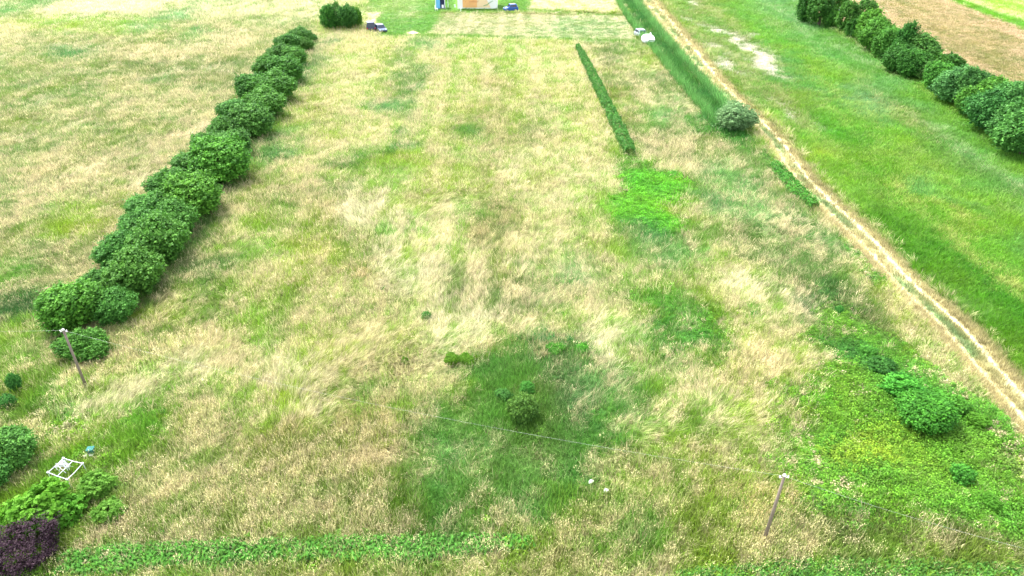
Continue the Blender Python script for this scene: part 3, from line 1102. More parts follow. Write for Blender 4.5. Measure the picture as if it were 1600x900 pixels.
reg = np.zeros(n, int)
LEFTP = [(-900, -200), (505, -200), (492, 50), (90, 520), (-900, 600)]
CORN = [(-900, 520), (90, 520), (150, 610), (190, 660), (235, 720), (215, 830), (150, 860), (120, 1200), (-900, 1200)]
RIGHTP = [(960, -200)] + TR + [(2600, 1600), (2600, 700), (1600, 215), (1250, 20), (1000, -200)]
STUB = [(1150, -200), (1250, 20), (1600, 215), (2600, 780), (2600, -200)]
TOPP = [(505, -200), (492, 45), (560, 60), (1000, 70), (1001, 0), (940, -200)]
WEEDP = [(1240, 590), (1290, 560), (1300, 470), (1380, 500), (1480, 580), (1560, 660), (1640, 740), (1800, 950), (1230, 870), (1260, 760), (1180, 750), (1180, 690), (1245, 650)]
NETT = [(955, 262), (1000, 246), (1070, 275), (1088, 310), (1060, 345), (1030, 368), (990, 358), (962, 310)]
HOLL = [(640, 690), (700, 640), (700, 590), (800, 540), (900, 535), (960, 570), (1005, 640), (950, 700), (850, 770), (700, 830), (620, 820), (615, 750)]
FARF = [(1440, -60), (1478, 0), (1600, 46), (2600, 480), (2600, -200)]
reg[inpoly(LEFTP)] = 1
reg[inpoly(CORN)] = 2
reg[inpoly(TOPP)] = 5
reg[inpoly(WEEDP)] = 6
reg[inpoly(NETT)] = 7
reg[inpoly(HOLL)] = 8
reg[inpoly(RIGHTP)] = 3
reg[inpoly(STUB)] = 4
reg[inpoly(FARF)] = 10
reg[on_track] = 9
names = {
    0: ("meadow_grass", "long straw coloured and green grass blown flat across the central meadow", "grass"),
    1: ("meadow_grass", "pale dry grass of the field left of the long shrub hedge", "grass"),
    2: ("meadow_grass", "rank green grass in the near left corner around the pole", "grass"),
    3: ("field_grass", "vivid green grass of the field right of the dirt track", "grass"),
    4: ("stubble", "tan mown stubble beyond the right hand line of trees", "stubble"),
    5: ("lawn_grass", "short mown lawn and pale plots by the house and cars", "lawn"),
    6: ("weeds", "bright leafy green weeds filling the near right corner", "weeds"),
    7: ("weeds", "vivid green round patch of weeds at the near end of the clipped hedge", "weeds"),
    8: ("meadow_grass", "dark bluish green grass in the hollow around the lone bush", "grass"),
    9: ("track_grass", "sparse dry tufts growing on the rutted dirt track", "grass"),
    10: ("field_grass", "pale yellow green crop in the far right corner beyond the stubble", "crop"),
}
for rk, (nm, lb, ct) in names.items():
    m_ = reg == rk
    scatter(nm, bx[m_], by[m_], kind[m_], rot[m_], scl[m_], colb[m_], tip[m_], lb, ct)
print("clumps", n)


# ------------------------------------------------------------------ scattered strips: reeds, low leafy row, flowers
def strip_points(cl, half_px, dens, step=None):
    """random points in a band round a photo polyline; half width in px"""
    out = []
    for (x1, y1, w1), (x2, y2, w2) in zip(cl[:-1], cl[1:]):
        a, b = at(x1, y1), at(x2, y2)
        ln = math.hypot(b[0] - a[0], b[1] - a[1])
        s1, s2 = w1, w2
        cnt = max(1, int(ln * (s1 + s2) * dens))
        t_ = RNG.random(cnt)
        w_ = (s1 + (s2 - s1) * t_) * RNG.uniform(-1, 1, cnt)
        nx_, ny_ = -(b[1] - a[1]) / ln, (b[0] - a[0]) / ln
        out.append(np.stack([a[0] + (b[0] - a[0]) * t_ + nx_ * w_, a[1] + (b[1] - a[1]) * t_ + ny_ * w_], 1))
    return np.concatenate(out)


def simple_scatter(name, pts, kinds, s0, s1, zs, col, tipc, label, cat, var=.25):
    m = len(pts)
    k_ = RNG.integers(kinds[0], kinds[1], m)
    s_ = RNG.uniform(s0, s1, m)
    b_ = (1 - var + 2 * var * RNG.random(m))[:, None] * (.75 + .5 * fbm(pts[:, 0], pts[:, 1], 3, 2, 7))[:, None]
    rot_ = np.stack([RNG.normal(0, .08, m), RNG.normal(0, .08, m), RNG.uniform(0, 6.28, m)], 1)
    scatter(name, pts[:, 0], pts[:, 1], k_, rot_, np.stack([s_, s_, s_ * zs], 1), np.array([col]) * b_, np.array([tipc]) * b_, label, cat)


reedL = [(953, -20, .4), (974, 20, .5), (999, 54, .6), (1034, 97, .65), (1068, 140, .6), (1097, 174, .6), (1121, 202, .5)]
reedR = [(973, -20, .4), (997, 14, .5), (1028, 52, .6), (1062, 93, .6), (1094, 129, .6), (1123, 161, .6), (1145, 188, .6)]
simple_scatter("reeds", strip_points(reedL, 0, 5.5), REED, .65, 1.0, .9, (.03, .12, .02), (.15, .36, .09),
               "bluish green reeds on the meadow side of the ditch beside the track", "reeds")
simple_scatter("reeds", strip_points(reedR, 0, 5.5), REED, .7, 1.1, 1.0, (.03, .12, .02), (.16, .37, .10),
               "bluish green reeds on the track side of the ditch", "reeds")
lowrow = [(95, 885, .8), (180, 880, 1.3), (300, 868, .9), (420, 866, .95), (520, 862, 1.0), (640, 862, 1.1), (700, 858, .8), (730, 856, .9), (830, 853, .4)]
simple_scatter("creeping_plants", strip_points([(a_, b_, c_ * .75) for a_, b_, c_ in lowrow], 0, 34), FLOW, 1.6, 2.5, 1.0, (.025, .10, .018), (.10, .28, .04),
               "bright green leafy row of low plants along the bottom edge", "plants", .3)
lowrow2 = [(1060, 902, .3), (1180, 897, .5), (1300, 897, .9), (1420, 897, .9), (1600, 902, .7), (1680, 904, .6)]
simple_scatter("creeping_plants", strip_points(lowrow2, 0, 24), FLOW, 1.3, 2.0, .9, (.03, .11, .02), (.10, .27, .04),
               "darker green low plants along the bottom right edge", "plants", .3)
fl = np.concatenate([np.array([at(cx + RNG.normal(0, 1) * w, cy + RNG.normal(0, 1) * w * .6)[:2] for _ in range(c_)]) for cx, cy, w, c_ in
                     [(1180, 88, 24, 500), (1142, 100, 12, 160), (1118, 47, 12, 120), (1222, 183, 10, 100), (1085, 6, 6, 50), (1290, 300, 26, 120), (1560, 400, 40, 70), (1530, 370, 20, 40), (1310, 350, 26, 120)]])
simple_scatter("flowers", fl, FLOW, .5, .9, .8, (.5, .52, .4), (.82, .82, .76), "small white flowers dotted over the bald spots of the green field and track", "flowers")


# ------------------------------------------------------------------ shrubs and trees
def crown_mesh(seed, nleaf, size, nlobe=12, squash=(1, 1, .85), low=.0, rough=.1, lobe=(.38, .6), tall=0.0):
    """unit crown: reaches radius about 1 around (0,0,squash_z)"""
    r = np.random.default_rng(seed)
    cs = []
    for i in range(nlobe):
        d = r.normal(size=3)
        d /= np.linalg.norm(d)
        d[2] = d[2] * .9 + .05
        cs.append(np.append(d * r.uniform(.3, .62), r.uniform(*lobe)))
    cs.append(np.array((0, 0, 0, .68)))
    cs = np.array(cs)
    w = cs[:, 3] ** 2
    per = 13
    K = int(nleaf / per * 2.2)
    which = r.choice(len(cs), K, p=w / w.sum())
    d = r.normal(size=(K, 3))
    d /= np.linalg.norm(d, axis=1)[:, None]
    bump = vnoise(d[:, 0] * 3.3 + which, d[:, 1] * 3.3 + d[:, 2] * 2.1, seed) - .5
    rad = cs[which, 3] * (1 + rough * 1.6 * bump + r.normal(0, rough * .8, K))
    c = cs[which, :3] + d * rad[:, None]
    dist = np.linalg.norm(c[:, None, :] - cs[None, :, :3], axis=2) / cs[None, :, 3]
    dist[np.arange(len(c)), which] = 9
    ok = dist.min(1) > .8
    kk = int(nleaf / per)
    c, d, which = c[ok][:kk], d[ok][:kk], which[ok][:kk]
    bsz = .042
    bt = r.random(len(c))
    off = r.normal(size=(len(c), per, 3)) * bsz + d[:, None, :] * r.uniform(-.16, .05, (len(c), per, 1))
    c = (c[:, None, :] + off).reshape(-1, 3)
    d = np.repeat(d, per, 0)
    which = np.repeat(which, per)
    bt = np.repeat(bt, per)
    if tall:
        c[:, 0:2] *= (1 - tall * np.clip(c[:, 2], -.2, 1))[:, None]
    c = c * np.array(squash) + np.array((0, 0, squash[2] * (1 - low)))
    c[:, 2] = np.maximum(c[:, 2], .04)
    nr = d * .7 + np.array((0, 0, .35)) + r.normal(size=d.shape) * .6
    nr /= np.linalg.norm(nr, axis=1)[:, None]
    co, fa = leaf_quads(c, nr, size, r, 1.5)
    lobe_t = r.random(len(cs))
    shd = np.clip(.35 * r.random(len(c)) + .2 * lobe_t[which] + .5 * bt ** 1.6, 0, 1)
    return obj_from_np("crown", co, fa, None, {"shade": np.repeat(shd, 4)})


def with_mat(me, m, nm="crown"):
    c = me.copy()
    c.name = nm
    c.materials.clear()
    c.materials.append(m)
    return c


def stems_mesh(seed, n=5, h=1.0, r0=.05, m=None, spread=.35):
    r = np.random.default_rng(seed)
    v, f = [], []
    for i in range(n):
        a = r.uniform(0, 6.28)
        s = spread * r.uniform(.4, 1)
        pts = [(0.08 * math.cos(a), .08 * math.sin(a), -.02), (s * .35 * math.cos(a), s * .35 * math.sin(a), h * .35),
               (s * .75 * math.cos(a + .2), s * .75 * math.sin(a + .2), h * .7), (s * math.cos(a + .3), s * math.sin(a + .3), h)]
        tube(v, f, pts, r0, 6, r0 * .3)
    me = bpy.data.meshes.new("stems")
    me.from_pydata(v, [], f)
    me.materials.append(m or M_BARK)
    return me


BIG = [crown_mesh(s, 24000, .062, 20, (1, 1, .95), .06, .17, (.28, .5)) for s in (1, 2, 3, 4)]
MID = [crown_mesh(s, 8500, .095, 13, (1, 1, .9), .06, .18, (.28, .5)) for s in (11, 12, 13)]
SMALL = [crown_mesh(s, 900, .20, 6, (1, 1, .85), .1, .14) for s in (21, 22)]
TALLC = [crown_mesh(s, 9500, .085, 20, (1, 1, 1.5), .04, .2, (.25, .45), tall=.2) for s in (31, 32, 33)]
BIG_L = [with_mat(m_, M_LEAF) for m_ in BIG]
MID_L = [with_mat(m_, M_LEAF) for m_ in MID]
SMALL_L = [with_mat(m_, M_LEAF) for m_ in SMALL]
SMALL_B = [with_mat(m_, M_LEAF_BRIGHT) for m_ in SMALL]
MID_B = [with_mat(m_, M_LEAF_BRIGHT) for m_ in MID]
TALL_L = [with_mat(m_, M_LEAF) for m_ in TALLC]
STEMS = stems_mesh(5)
STEMS_T = stems_mesh(6, 4, 1.8, .045, None, .3)


def shrub(name, px, py, rx, hgt_, meshes, label, cat, group=None, col=(1, 1, 1), stems=None, ry=None, along=None, part="crown", sq=None):
    """px, py: photo spot where the middle of the crown shows; rx half width (m), hgt_ full height (m)"""
    c = at(px, py, hgt_ * .5)
    o = empty(name, (c[0], c[1], 0), 0)
    me = random.choice(meshes)
    zs = max(v.co.z for v in me.vertices) if me.name not in ZCACHE else ZCACHE[me.name]
    ZCACHE[me.name] = zs
    cr = bpy.data.objects.new(part, me)
    cr.parent = o
    cr.scale = (rx, ry or rx * random.uniform(.9, 1.05), hgt_ / zs)
    cr.rotation_euler = (0, 0, random.uniform(0, 6.28))
    if along is not None:
        cr.scale = (rx * 1.3, rx, hgt_ / zs)
        cr.rotation_euler = (0, 0, along + random.choice((0, math.pi)) + random.uniform(-.15, .15))
    j = random.uniform(.88, 1.12)
    cr.color = (col[0] * j * random.uniform(.92, 1.08), col[1] * j, col[2] * j * random.uniform(.9, 1.1), 1)
    scene.collection.objects.link(cr)
    s = bpy.data.objects.new("stems", stems or STEMS)
    s.parent = o
    s.scale = (rx * .8, rx * .8, hgt_ * (.62 if stems is None else .4))
    scene.collection.objects.link(s)
    tag(o, label, cat, group)
    return o


ZCACHE = {}
ORD = ["first", "second", "third", "fourth", "fifth", "sixth", "seventh", "eighth", "ninth", "tenth", "eleventh", "twelfth", "thirteenth",
       "fourteenth", "fifteenth", "sixteenth", "seventeenth", "eighteenth"]

HA, HB = at(112, 500), at(487, 62)
HDIR = math.atan2(HB[1] - HA[1], HB[0] - HA[0])
# the long hedge of bushy shrubs on the left; px radius given as in the photo
right_row = [(112, 474, 44), (176, 480, 31), (206, 427, 41), (243, 376, 42), (268, 345, 34), (300, 304, 40), (344, 248, 41), (362, 222, 26), (392, 187, 31),
             (412, 160, 28), (428, 134, 28), (446, 108, 25), (460, 88, 18), (476, 70, 13), (487, 60, 9)]
left_row = [(150, 443, 28), (178, 392, 31), (214, 345, 28), (228, 322, 30), (262, 285, 28), (296, 255, 27), (322, 226, 24), (342, 200, 20), (366, 172, 24), (392, 134, 24),
            (412, 104, 20), (432, 82, 19), (448, 66, 18), (464, 54, 15)]
for i, (x, y, r_) in enumerate(right_row):
    m_ = r_ / ppm(x, y)
    meshes = BIG_L if m_ > .9 else MID_L
    tone = (1.12, 1.1, .85) if i in (0, 5, 6) else (1, 1, 1)
    ds = "bright green" if i in (0, 5, 6) else "deep green"
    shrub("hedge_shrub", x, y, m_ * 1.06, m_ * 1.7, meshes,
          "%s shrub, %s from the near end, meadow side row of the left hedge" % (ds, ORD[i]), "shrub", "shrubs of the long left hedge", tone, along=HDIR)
for i, (x, y, r_) in enumerate(left_row):
    m_ = r_ / ppm(x, y)
    meshes = BIG_L
    shrub("hedge_shrub", x + 4, y, m_ * 1.15, m_ * 1.6, meshes,
          "dark shrub, %s from the near end, outer row of the left hedge" % ORD[i], "shrub", "shrubs of the long left hedge", (.9, .95, .95), along=HDIR)
shrub("shrub", 130, 538, 2.1, 2.8, BIG_L, "mid green round shrub just behind the left wooden pole", "shrub", None, (1.05, 1.1, 1.0))
shrub("shrub", 96, 534, .8, .9, MID_L, "low pale green shrub left of the leaning pole", "shrub", None, (1.2, 1.1, .9))

# the clump of tall shrubs at the top beside the dark cars
for i, (x, y, rx_, h_, wd_) in enumerate([(512, 27, 2.0, 6.4, "leftmost"), (524, 22, 2.1, 6.8, "second"), (536, 27, 2.1, 6.2, "middle"), (546, 25, 2.0, 6.6, "fourth"),
                                     (554, 26, 1.7, 5.8, "rightmost")]):
    shrub("tall_shrub", x, y, rx_ * 1.3, h_ * 1.1, TALL_L, "dense dark green tall shrub, %s of the clump of five beside the dark cars" % wd_, "shrub", "clump of tall shrubs by the cars",
          [(.9, 1, .9), (1.05, 1, 1), (.95, 1.05, 1.3), (.9, 1, 1.25), (1.1, 1.15, .8)][i], STEMS_T)

# line of trees on the right
row = [(1262, 6, 1.9, 6.0, 0, "dark dense tree at the far end of the right hand tree line"),
       (1286, 8, 2.3, 6.5, 0, "tall loose tree second from the far end of the right hand tree line"),
       (1309, 12, 2.1, 6.6, 1, "tall birch with one pale trunk in the right hand tree line"),
       (1325, 26, 1.8, 5.0, 0, "mid green tree between the two birches"),
       (1350, 28, 2.2, 6.4, 1, "birch with pale forked trunk in the right hand tree line"),
       (1362, 40, 2.0, 5.4, 0, "yellow green shrub right of the forked birch"),
       (1348, 42, 1.4, 4.0, 2, "small dark shrub beneath the forked birch"),
       (1372, 54, 2.4, 4.6, 2, "wide bright green round shrub fourth right of the birches"),
       (1395, 66, 2.2, 4.4, 2, "round green shrub left of the dark conical tree"),
       (1380, 72, 1.5, 3.2, 2, "low shrub on the field side before the round ones"),
       (1414, 70, 1.5, 6.0, 0, "narrow dark tree standing above its neighbours in the tree line"),
       (1404, 88, 1.9, 4.0, 2, "deep green shrub at the foot of the narrow dark tree"),
       (1436, 78, 2.8, 5.0, 2, "broad light green willow like shrub in the middle of the tree line"),
       (1428, 98, 2.1, 3.6, 2, "low dark shrub before the broad willow like one"),
       (1446, 108, 1.8, 2.6, 2, "greyish low shrub at the gap in the tree line"),
       (1472, 118, 2.0, 3.4, 2, "bright green low shrub right of the gap in the tree line"),
       (1500, 130, 2.4, 4.4, 2, "silvery green shrub near the right edge, third from the frame"),
       (1524, 138, 2.2, 4.6, 2, "dark upright shrub second from the right edge group"),
       (1545, 150, 2.4, 4.4, 2, "yellow green shrub behind the near right ones"),
       (1556, 172, 2.3, 4.2, 2, "dark blue green shrub on the field side near the right edge"),
       (1580, 165, 2.6, 5.0, 2, "large silvery shrub at the right edge of the tree line"),
       (1590, 195, 2.3, 4.0, 2, "low dark shrub at the right edge on the field side"),
       (1612, 200, 2.8, 5.0, 2, "large shrub cut by the right edge of the frame"),
       (1525, 160, 1.8, 3.0, 2, "low dark green shrub filling the foot of the tree line"),
       (1486, 100, 1.6, 2.6, 2, "small shrub on the stubble side of the tree line"),
       (1458, 100, 1.7, 3.0, 2, "mid green shrub closing the gap beside the broad willow like one"),
       (1334, 44, 1.3, 3.0, 2, "low dark shrub at the foot between the two birches"),
       (1300, 30, 1.3, 3.0, 2, "low dark shrub under the first birch")]
tones = [(.8, .9, .9), (.9, .95, 1), (1.0, 1.05, .9), (.95, 1, .9), (1.0, 1.0, 1.0), (1.25, 1.15, .8), (.75, .85, .9), (1.25, 1.2, .9), (1.1, 1.1, .9), (1, 1, .9), (.7, .85, .9),
         (.8, .9, .9), (1.15, 1.15, 1.4), (.85, .95, .9), (1.3, 1.0, 1.6), (1.1, 1.2, .9), (1.2, 1.1, 1.7), (.75, .85, 1.1), (1.3, 1.25, 1.0), (.75, .9, 1.2), (1.1, 1.05, 1.6), (.8, .9, 1.1), (1, 1, 1.3), (.8, .9, .8), (.9, 1, .9), (1, 1.1, .9), (.8, .9, .8), (.8, .9, .8)]
BTR = {}


def birch_trunk(fork):
    v, f = [], []
    tube(v, f, [(0, 0, 0), (.05, 0, .35), (.02, .04, .7), (.1, 0, 1)], .02, 7, .006)
    if fork:
        tube(v, f, [(.02, 0, .1), (.14, 0, .4), (.2, .03, .8)], .015, 7, .005)
    me = bpy.data.meshes.new("trunk")
    me.from_pydata(v, [], f)
    me.materials.append(M_BIRCH)
    return me


for i, (x, y, rx_, h_, kd, lb) in enumerate(row):
    if kd == 1:
        c = at(x, y, h_ * .6)
        o = empty("birch_tree", (c[0], c[1], 0))
        tk = bpy.data.objects.new("trunk", birch_trunk(i == 4))
        tk.parent = o
        tk.location = (-.5, -rx_ * 1.75, 0)
        tk.rotation_euler = (-.38, 0, 0)
        tk.scale = (h_ * 1.2, h_ * 1.2, h_ * .95)
        scene.collection.objects.link(tk)
        cr = bpy.data.objects.new("crown", TALL_L[i % 3])
        cr.parent = o
        cr.scale = (rx_ * 1.5, rx_ * 1.5, h_ / 2.6)
        cr.location = (0, 0, h_ * .3)
        cr.color = (*tones[i], 1)
        scene.collection.objects.link(cr)
        tag(o, lb, "tree", "trees and shrubs of the right hand line")
    else:
        shrub("tree" if kd == 0 else "shrub", x, y, rx_ * 1.85, h_ * 1.7, TALL_L if kd == 0 else (BIG_L if rx_ > 1.7 else MID_L), lb,
              "tree" if kd == 0 else "shrub", "trees and shrubs of the right hand line", tones[i], STEMS_T if kd == 0 else None)

# willow at the near end of the reeds
WIL = with_mat(crown_mesh(41, 15000, .055, 20, (1, 1, .85), .05, .22, (.25, .45)), M_LEAF_GREY)
shrub("willow_bush", 1151, 181, 4.0, 5.0, [WIL], "grey green fluffy willow bush at the near end of the reeds", "shrub", None, (1, 1, 1))

# single bushes in the meadow
RUST = with_mat(BIG[1], M_LEAF_RUST)
shrub("bush", 818, 636, 28 / 20.0, 2.5, [RUST], "lone bush with rust tinged leaves and green top in the dark hollow", "bush", None, (1, 1, 1))
shrub("bush", 822, 607, .75, 1.2, MID_B, "light green climber bunched on the back of the lone rusty bush", "bush", None, (.75, .9, 1.6))
shrub("bush", 786, 618, .7, 1.0, MID_L, "dark green low bush left of the lone rusty bush", "bush", None, (.8, .9, 1))
for x, y, rx_, h_, me_, lb, cl_ in [
    (706, 562, .8, 1.2, MID_B, "yellow green bush, leftmost of the row of four above the hollow", (1, .85, .8)),
    (729, 561, .75, 1.1, MID_B, "yellow green bush, second of the row of four above the hollow", (.9, .8, .8)),
    (746, 560, .4, .8, SMALL_B, "small yellow bush, third of the row of four above the hollow", (1.1, .85, .6)),
    (760, 558, .35, .7, SMALL_B, "small yellow bush, rightmost of the row of four above the hollow", (1.1, .85, .6)),
    (868, 545, 1.0, .9, MID_B, "bright green low bush above the right part of the hollow", (.6, .75, .9)),
    (910, 545, .75, .9, MID_L, "dark green low bush right of the bright low one", (1, 1.3, .9)),
    (633, 563, .38, .9, SMALL_B, "small bright green sapling left of the yellow green bushes", (1.0, .95, .8)),
    (609, 635, .42, .7, SMALL_B, "small bright green tuft bush left of the hollow", (1.0, .95, .8)),
    (665, 494, .6, .9, MID_L, "small dark green bush alone in the straw grass", (1.1, 1.1, 1.2)),
    (875, 492, .45, .6, SMALL_L, "tiny green bush in the middle of the meadow", (1.2, 1.4, .9)),
    (599, 451, .4, .6, SMALL_L, "tiny dark bush in the straw left of the meadow middle", (1.2, 1.3, .9)),
    (573, 576, .4, .6, SMALL_L, "tiny dark bush among blond flattened grass", (1.1, 1.2, .9)),
    (1312, 485, .5, 1.0, MID_L, "dark green tufted bush in the grass left of the track", (.9, 1.2, 1.1)),
    (1452, 642, 2.3, 2.6, BIG_L, "large vivid green bush in the right hand weeds", (.62, .9, .6)),
    (1408, 602, 1.7, 1.9, MID_L, "mid green bush up left of the large vivid one", (1.0, 1.35, .9)),
    (1492, 632, 1.1, 1.3, MID_L, "bright bush touching the right side of the large vivid one", (1.3, 1.4, .9)),
    (1530, 658, 1.0, 1.0, MID_B, "light green low bush right of the large vivid one", (.85, .85, .9)),
    (1378, 570, 1.3, 1.2, MID_L, "bright green low bush behind the mid green one", (.7, .85, .9)),
    (1358, 548, .8, .9, MID_L, "dark low bush nearest the track verge in the weeds", (1.0, 1.2, .9)),
    (1504, 740, .95, 1.3, MID_L, "round dark green bush low on the right above the wire", (1.0, 1.35, 1.1)),
    (1548, 786, .75, .9, MID_B, "pale green round bush under the wire at the right", (.85, .85, .9)),
    (1270, 592, .7, .6, MID_B, "vivid green low bush at the left tip of the weeds", (.8, .9, .9)),
    (1040, 502, .5, .7, SMALL_L, "small dark bush in the green patch in mid meadow", (1.1, 1.4, 1)),
    (1178, 492, .55, .7, SMALL_L, "small green bush right of the green mid meadow patch", (1.1, 1.3, 1)),
    (1052, 272, .9, .8, MID_L, "dark green low bush on the top edge of the vivid weed patch", (1.1, 1.4, .9)),
]:
    shrub("bush", x, y, rx_, h_, me_, lb, "bush", None, cl_)

# near left corner
shrub("shrub", 4, 702, 2.2, 3.2, BIG_L, "dark green shrub cut by the left edge of the frame", "shrub", None, (.95, 1.0, 1.1))
shrub("shrub", -22, 740, 2.0, 2.6, BIG_L, "second dark shrub at the left edge, nearer the camera", "shrub", None, (.9, .95, 1.1))
shrub("sapling", 20, 598, .6, 2.0, MID_L, "slender blue green sapling near the left edge", "sapling", None, (.9, 1.05, 1.3))
shrub("sapling", 12, 628, .75, 1.4, MID_L, "wider low sapling just below the slender one", "sapling", None, (.9, 1.05, 1.2))
BRI = with_mat(crown_mesh(51, 5200, .105, 12, (1, 1, .8), .05, .14), M_LEAF_BRIGHT)
shrub("bright_shrub", 60, 790, 2.1, 2.9, [BRI], "vivid light green broadleaf shrub in front of the white metal frame", "shrub", None, (1, 1, 1))
shrub("bright_shrub", 92, 800, 1.5, 1.9, [BRI], "light green broadleaf shrub on the right of the vivid one", "shrub", None, (.95, 1, 1))
shrub("bright_shrub", 150, 760, 1.4, 1.6, MID_B, "pale green feathery shrub right of the white metal frame", "shrub", None, (1.1, .95, 1.3))
shrub("bright_shrub", 168, 800, 1.2, 1.2, MID_B, "pale green shrub lowest right of the metal frame", "shrub", None, (.95, .85, 1.2))
PUR = with_mat(crown_mesh(61, 14000, .045, 12, (1, 1, .8), .05, .15), M_LEAF_PURPLE)
shrub("purple_bush", 36, 848, 1.9, 2.7, [PUR], "round dark purple smoke bush in the near left corner", "shrub", None, (1, 1, 1))

# row of small plants leading from the white trailer
for i, (x, y) in enumerate([(1000, 78), (1004, 84), (1009, 92), (1016, 100), (1020, 108), (1025, 115), (1030, 122), (1037, 130)]):
    shrub("small_plant", x, y, .65 if i < 2 else .42, .9 if i < 2 else .55, SMALL_B if i < 2 else SMALL_L,
          "little green plant, %s of the line running down from the white trailer" % ORD[i], "plant", "line of little plants below the trailer", (1, .85, .8) if i < 2 else (1.3, 1.6, .9))


# clipped hedges: one continuous body of leaves
def hedge(name, cl, h_, m, dens, size, label, col=(1, 1, 1), seed=1):
    r = np.random.default_rng(seed)
    C, Nn = [], []
    for (x1, y1, w1), (x2, y2, w2) in zip(cl[:-1], cl[1:]):
        a, b = np.array(at(x1, y1)), np.array(at(x2, y2))
        ln = np.linalg.norm(b - a)
        cnt = int(ln * (w1 + w2 + 2 * h_) * dens)
        t_ = r.random(cnt)
        w_ = w1 + (w2 - w1) * t_
        th = r.uniform(0, math.pi, cnt)
        nv = np.array((-(b - a)[1], (b - a)[0], 0)) / ln
        c = a[None] + (b - a)[None] * t_[:, None]
        lump = .75 + .5 * fbm(c[:, 0] + 3 * np.cos(th), c[:, 1], 1.4, 2, seed + 3)
        se = np.sign(np.cos(th)) * np.abs(np.cos(th)) ** .6
        rad = r.uniform(.72, 1.02, cnt)
        c = c + nv[None] * (se * w_ * lump * rad)[:, None]
        c[:, 2] = np.sin(th) ** .7 * h_ * lump * rad
        nn = nv[None] * np.cos(th)[:, None] + np.array([[0, 0, 1]]) * np.sin(th)[:, None] + r.normal(size=(cnt, 3)) * .5
        nn /= np.linalg.norm(nn, axis=1)[:, None]
        C.append(c)
        Nn.append(nn)
    C = np.concatenate(C)
    Nn = np.concatenate(Nn)
    org = C.mean(0) * np.array((1, 1, 0))
    co, fa = leaf_quads(C - org, Nn, size, r, 1.5)
    sh = np.clip(.6 * r.random(len(C)) + .4 * fbm(C[:, 0], C[:, 1], 1.0, 2, 8), 0, 1)
    me = obj_from_np(name, co, fa, m, {"shade": np.repeat(sh, 4)})
    o = link(bpy.data.objects.new(name, me))
    o.location = org
    o.color = (*col, 1)
    tag(o, label, "hedge")
    return o


hedge("clipped_hedge", [(902, 80, .55), (916, 106, .85), (930, 134, .95), (946, 168, .95), (960, 196, .95), (972, 222, 1.0), (983, 246, .9)], 1.9, M_LEAF, 55, .17,
      "long narrow dark green hedge running down the far half of the meadow", (.85, .95, 1.0), 4)
hedge("low_hedge", [(1208, 264, .7), (1222, 280, .9), (1240, 302, .9), (1256, 316, .8), (1272, 330, .6)], 1.5, M_LEAF, 55, .17,
      "short dense green hedge beside the left verge of the track", (.95, 1.15, 1.0), 5)
hedge("flower_bed", [(722, 16.5, .5), (745, 17, .7), (777, 17, .5)], .7, M_LEAF_BRIGHT, 30, .2,
      "low green planting along the foot of the orange and white house wall", (.7, .6, .9), 6)

# ------------------------------------------------------------------ poles and wires
M_POLE = plain("weathered_wood", (.17, .135, .11), .9, noise=.35, scale=5)
M_CAP = plain("white_porcelain", (.82, .83, .84), .3)
M_WIRE = plain("aluminium_wire", (.62, .62, .62), .5, .3)


def pole(px, py, h_, lean, label):
    b = at(px, py)
    o = empty("wooden_pole", b)
    v, f = [], []
    tube(v, f, [(0, 0, -.1), (lean[0] * .5, lean[1] * .5, h_ * .5), (lean[0], lean[1], h_)], .12, 10, .08)
    mesh_obj("shaft", v, f, M_POLE, o, True)
    v, f = [], []
    tube(v, f, [(lean[0], lean[1], h_ - .02), (lean[0], lean[1], h_ + .06), (lean[0], lean[1], h_ + .11)], .12, 10, .04)
    mesh_obj("cap", v, f, M_CAP, o, True)
    for s in (-1, 1):
        v, f = [], []
        tube(v, f, [(lean[0] + s * .12, lean[1], h_ - .18), (lean[0] + s * .24, lean[1], h_ - .16)], .02, 6)
        tube(v, f, [(lean[0] + s * .24, lean[1], h_ - .2), (lean[0] + s * .24, lean[1], h_ - .03)], .05, 8, .035)
        mesh_obj("insulator", v, f, M_CAP, o, True)
    tag(o, label, "pole")
    return (b[0] + lean[0], b[1] + lean[1], h_)


topL = pole(137, 610, 6.0, (.05, 0.0), "weathered wooden pole with white cap on the left before the shrub hedge")
topR = pole(1193, 847, 5.9, (.1, 0), "weathered wooden pole with white cap at the lower right")


def wire(a, b, sag, label):
    v, f = [], []
    for off in (-.0,):
        pts = []
        for i in range(41):
            t_ = i / 40
            pts.append((a[0] + (b[0] - a[0]) * t_, a[1] + (b[1] - a[1]) * t_ + off, a[2] + (b[2] - a[2]) * t_ - 4 * sag * t_ * (1 - t_) - .05))
        tube(v, f, pts, .0028, 5)
    o = mesh_obj("overhead_wire", v, f, M_WIRE)
    tag(o, label, "wire")


dvec = (topR[0] - topL[0], topR[1] - topL[1])
wire(topL, topR, 1.0, "thin overhead wire sagging between the two wooden poles")
wire(topR, at(1640, 866, 5.2), .25, "thin pale overhead wire running from the right pole out of the frame")
wire(topL, (topL[0] - 30, topL[1] + 1.5, 6.0), .5, "thin overhead wire running left from the left pole")

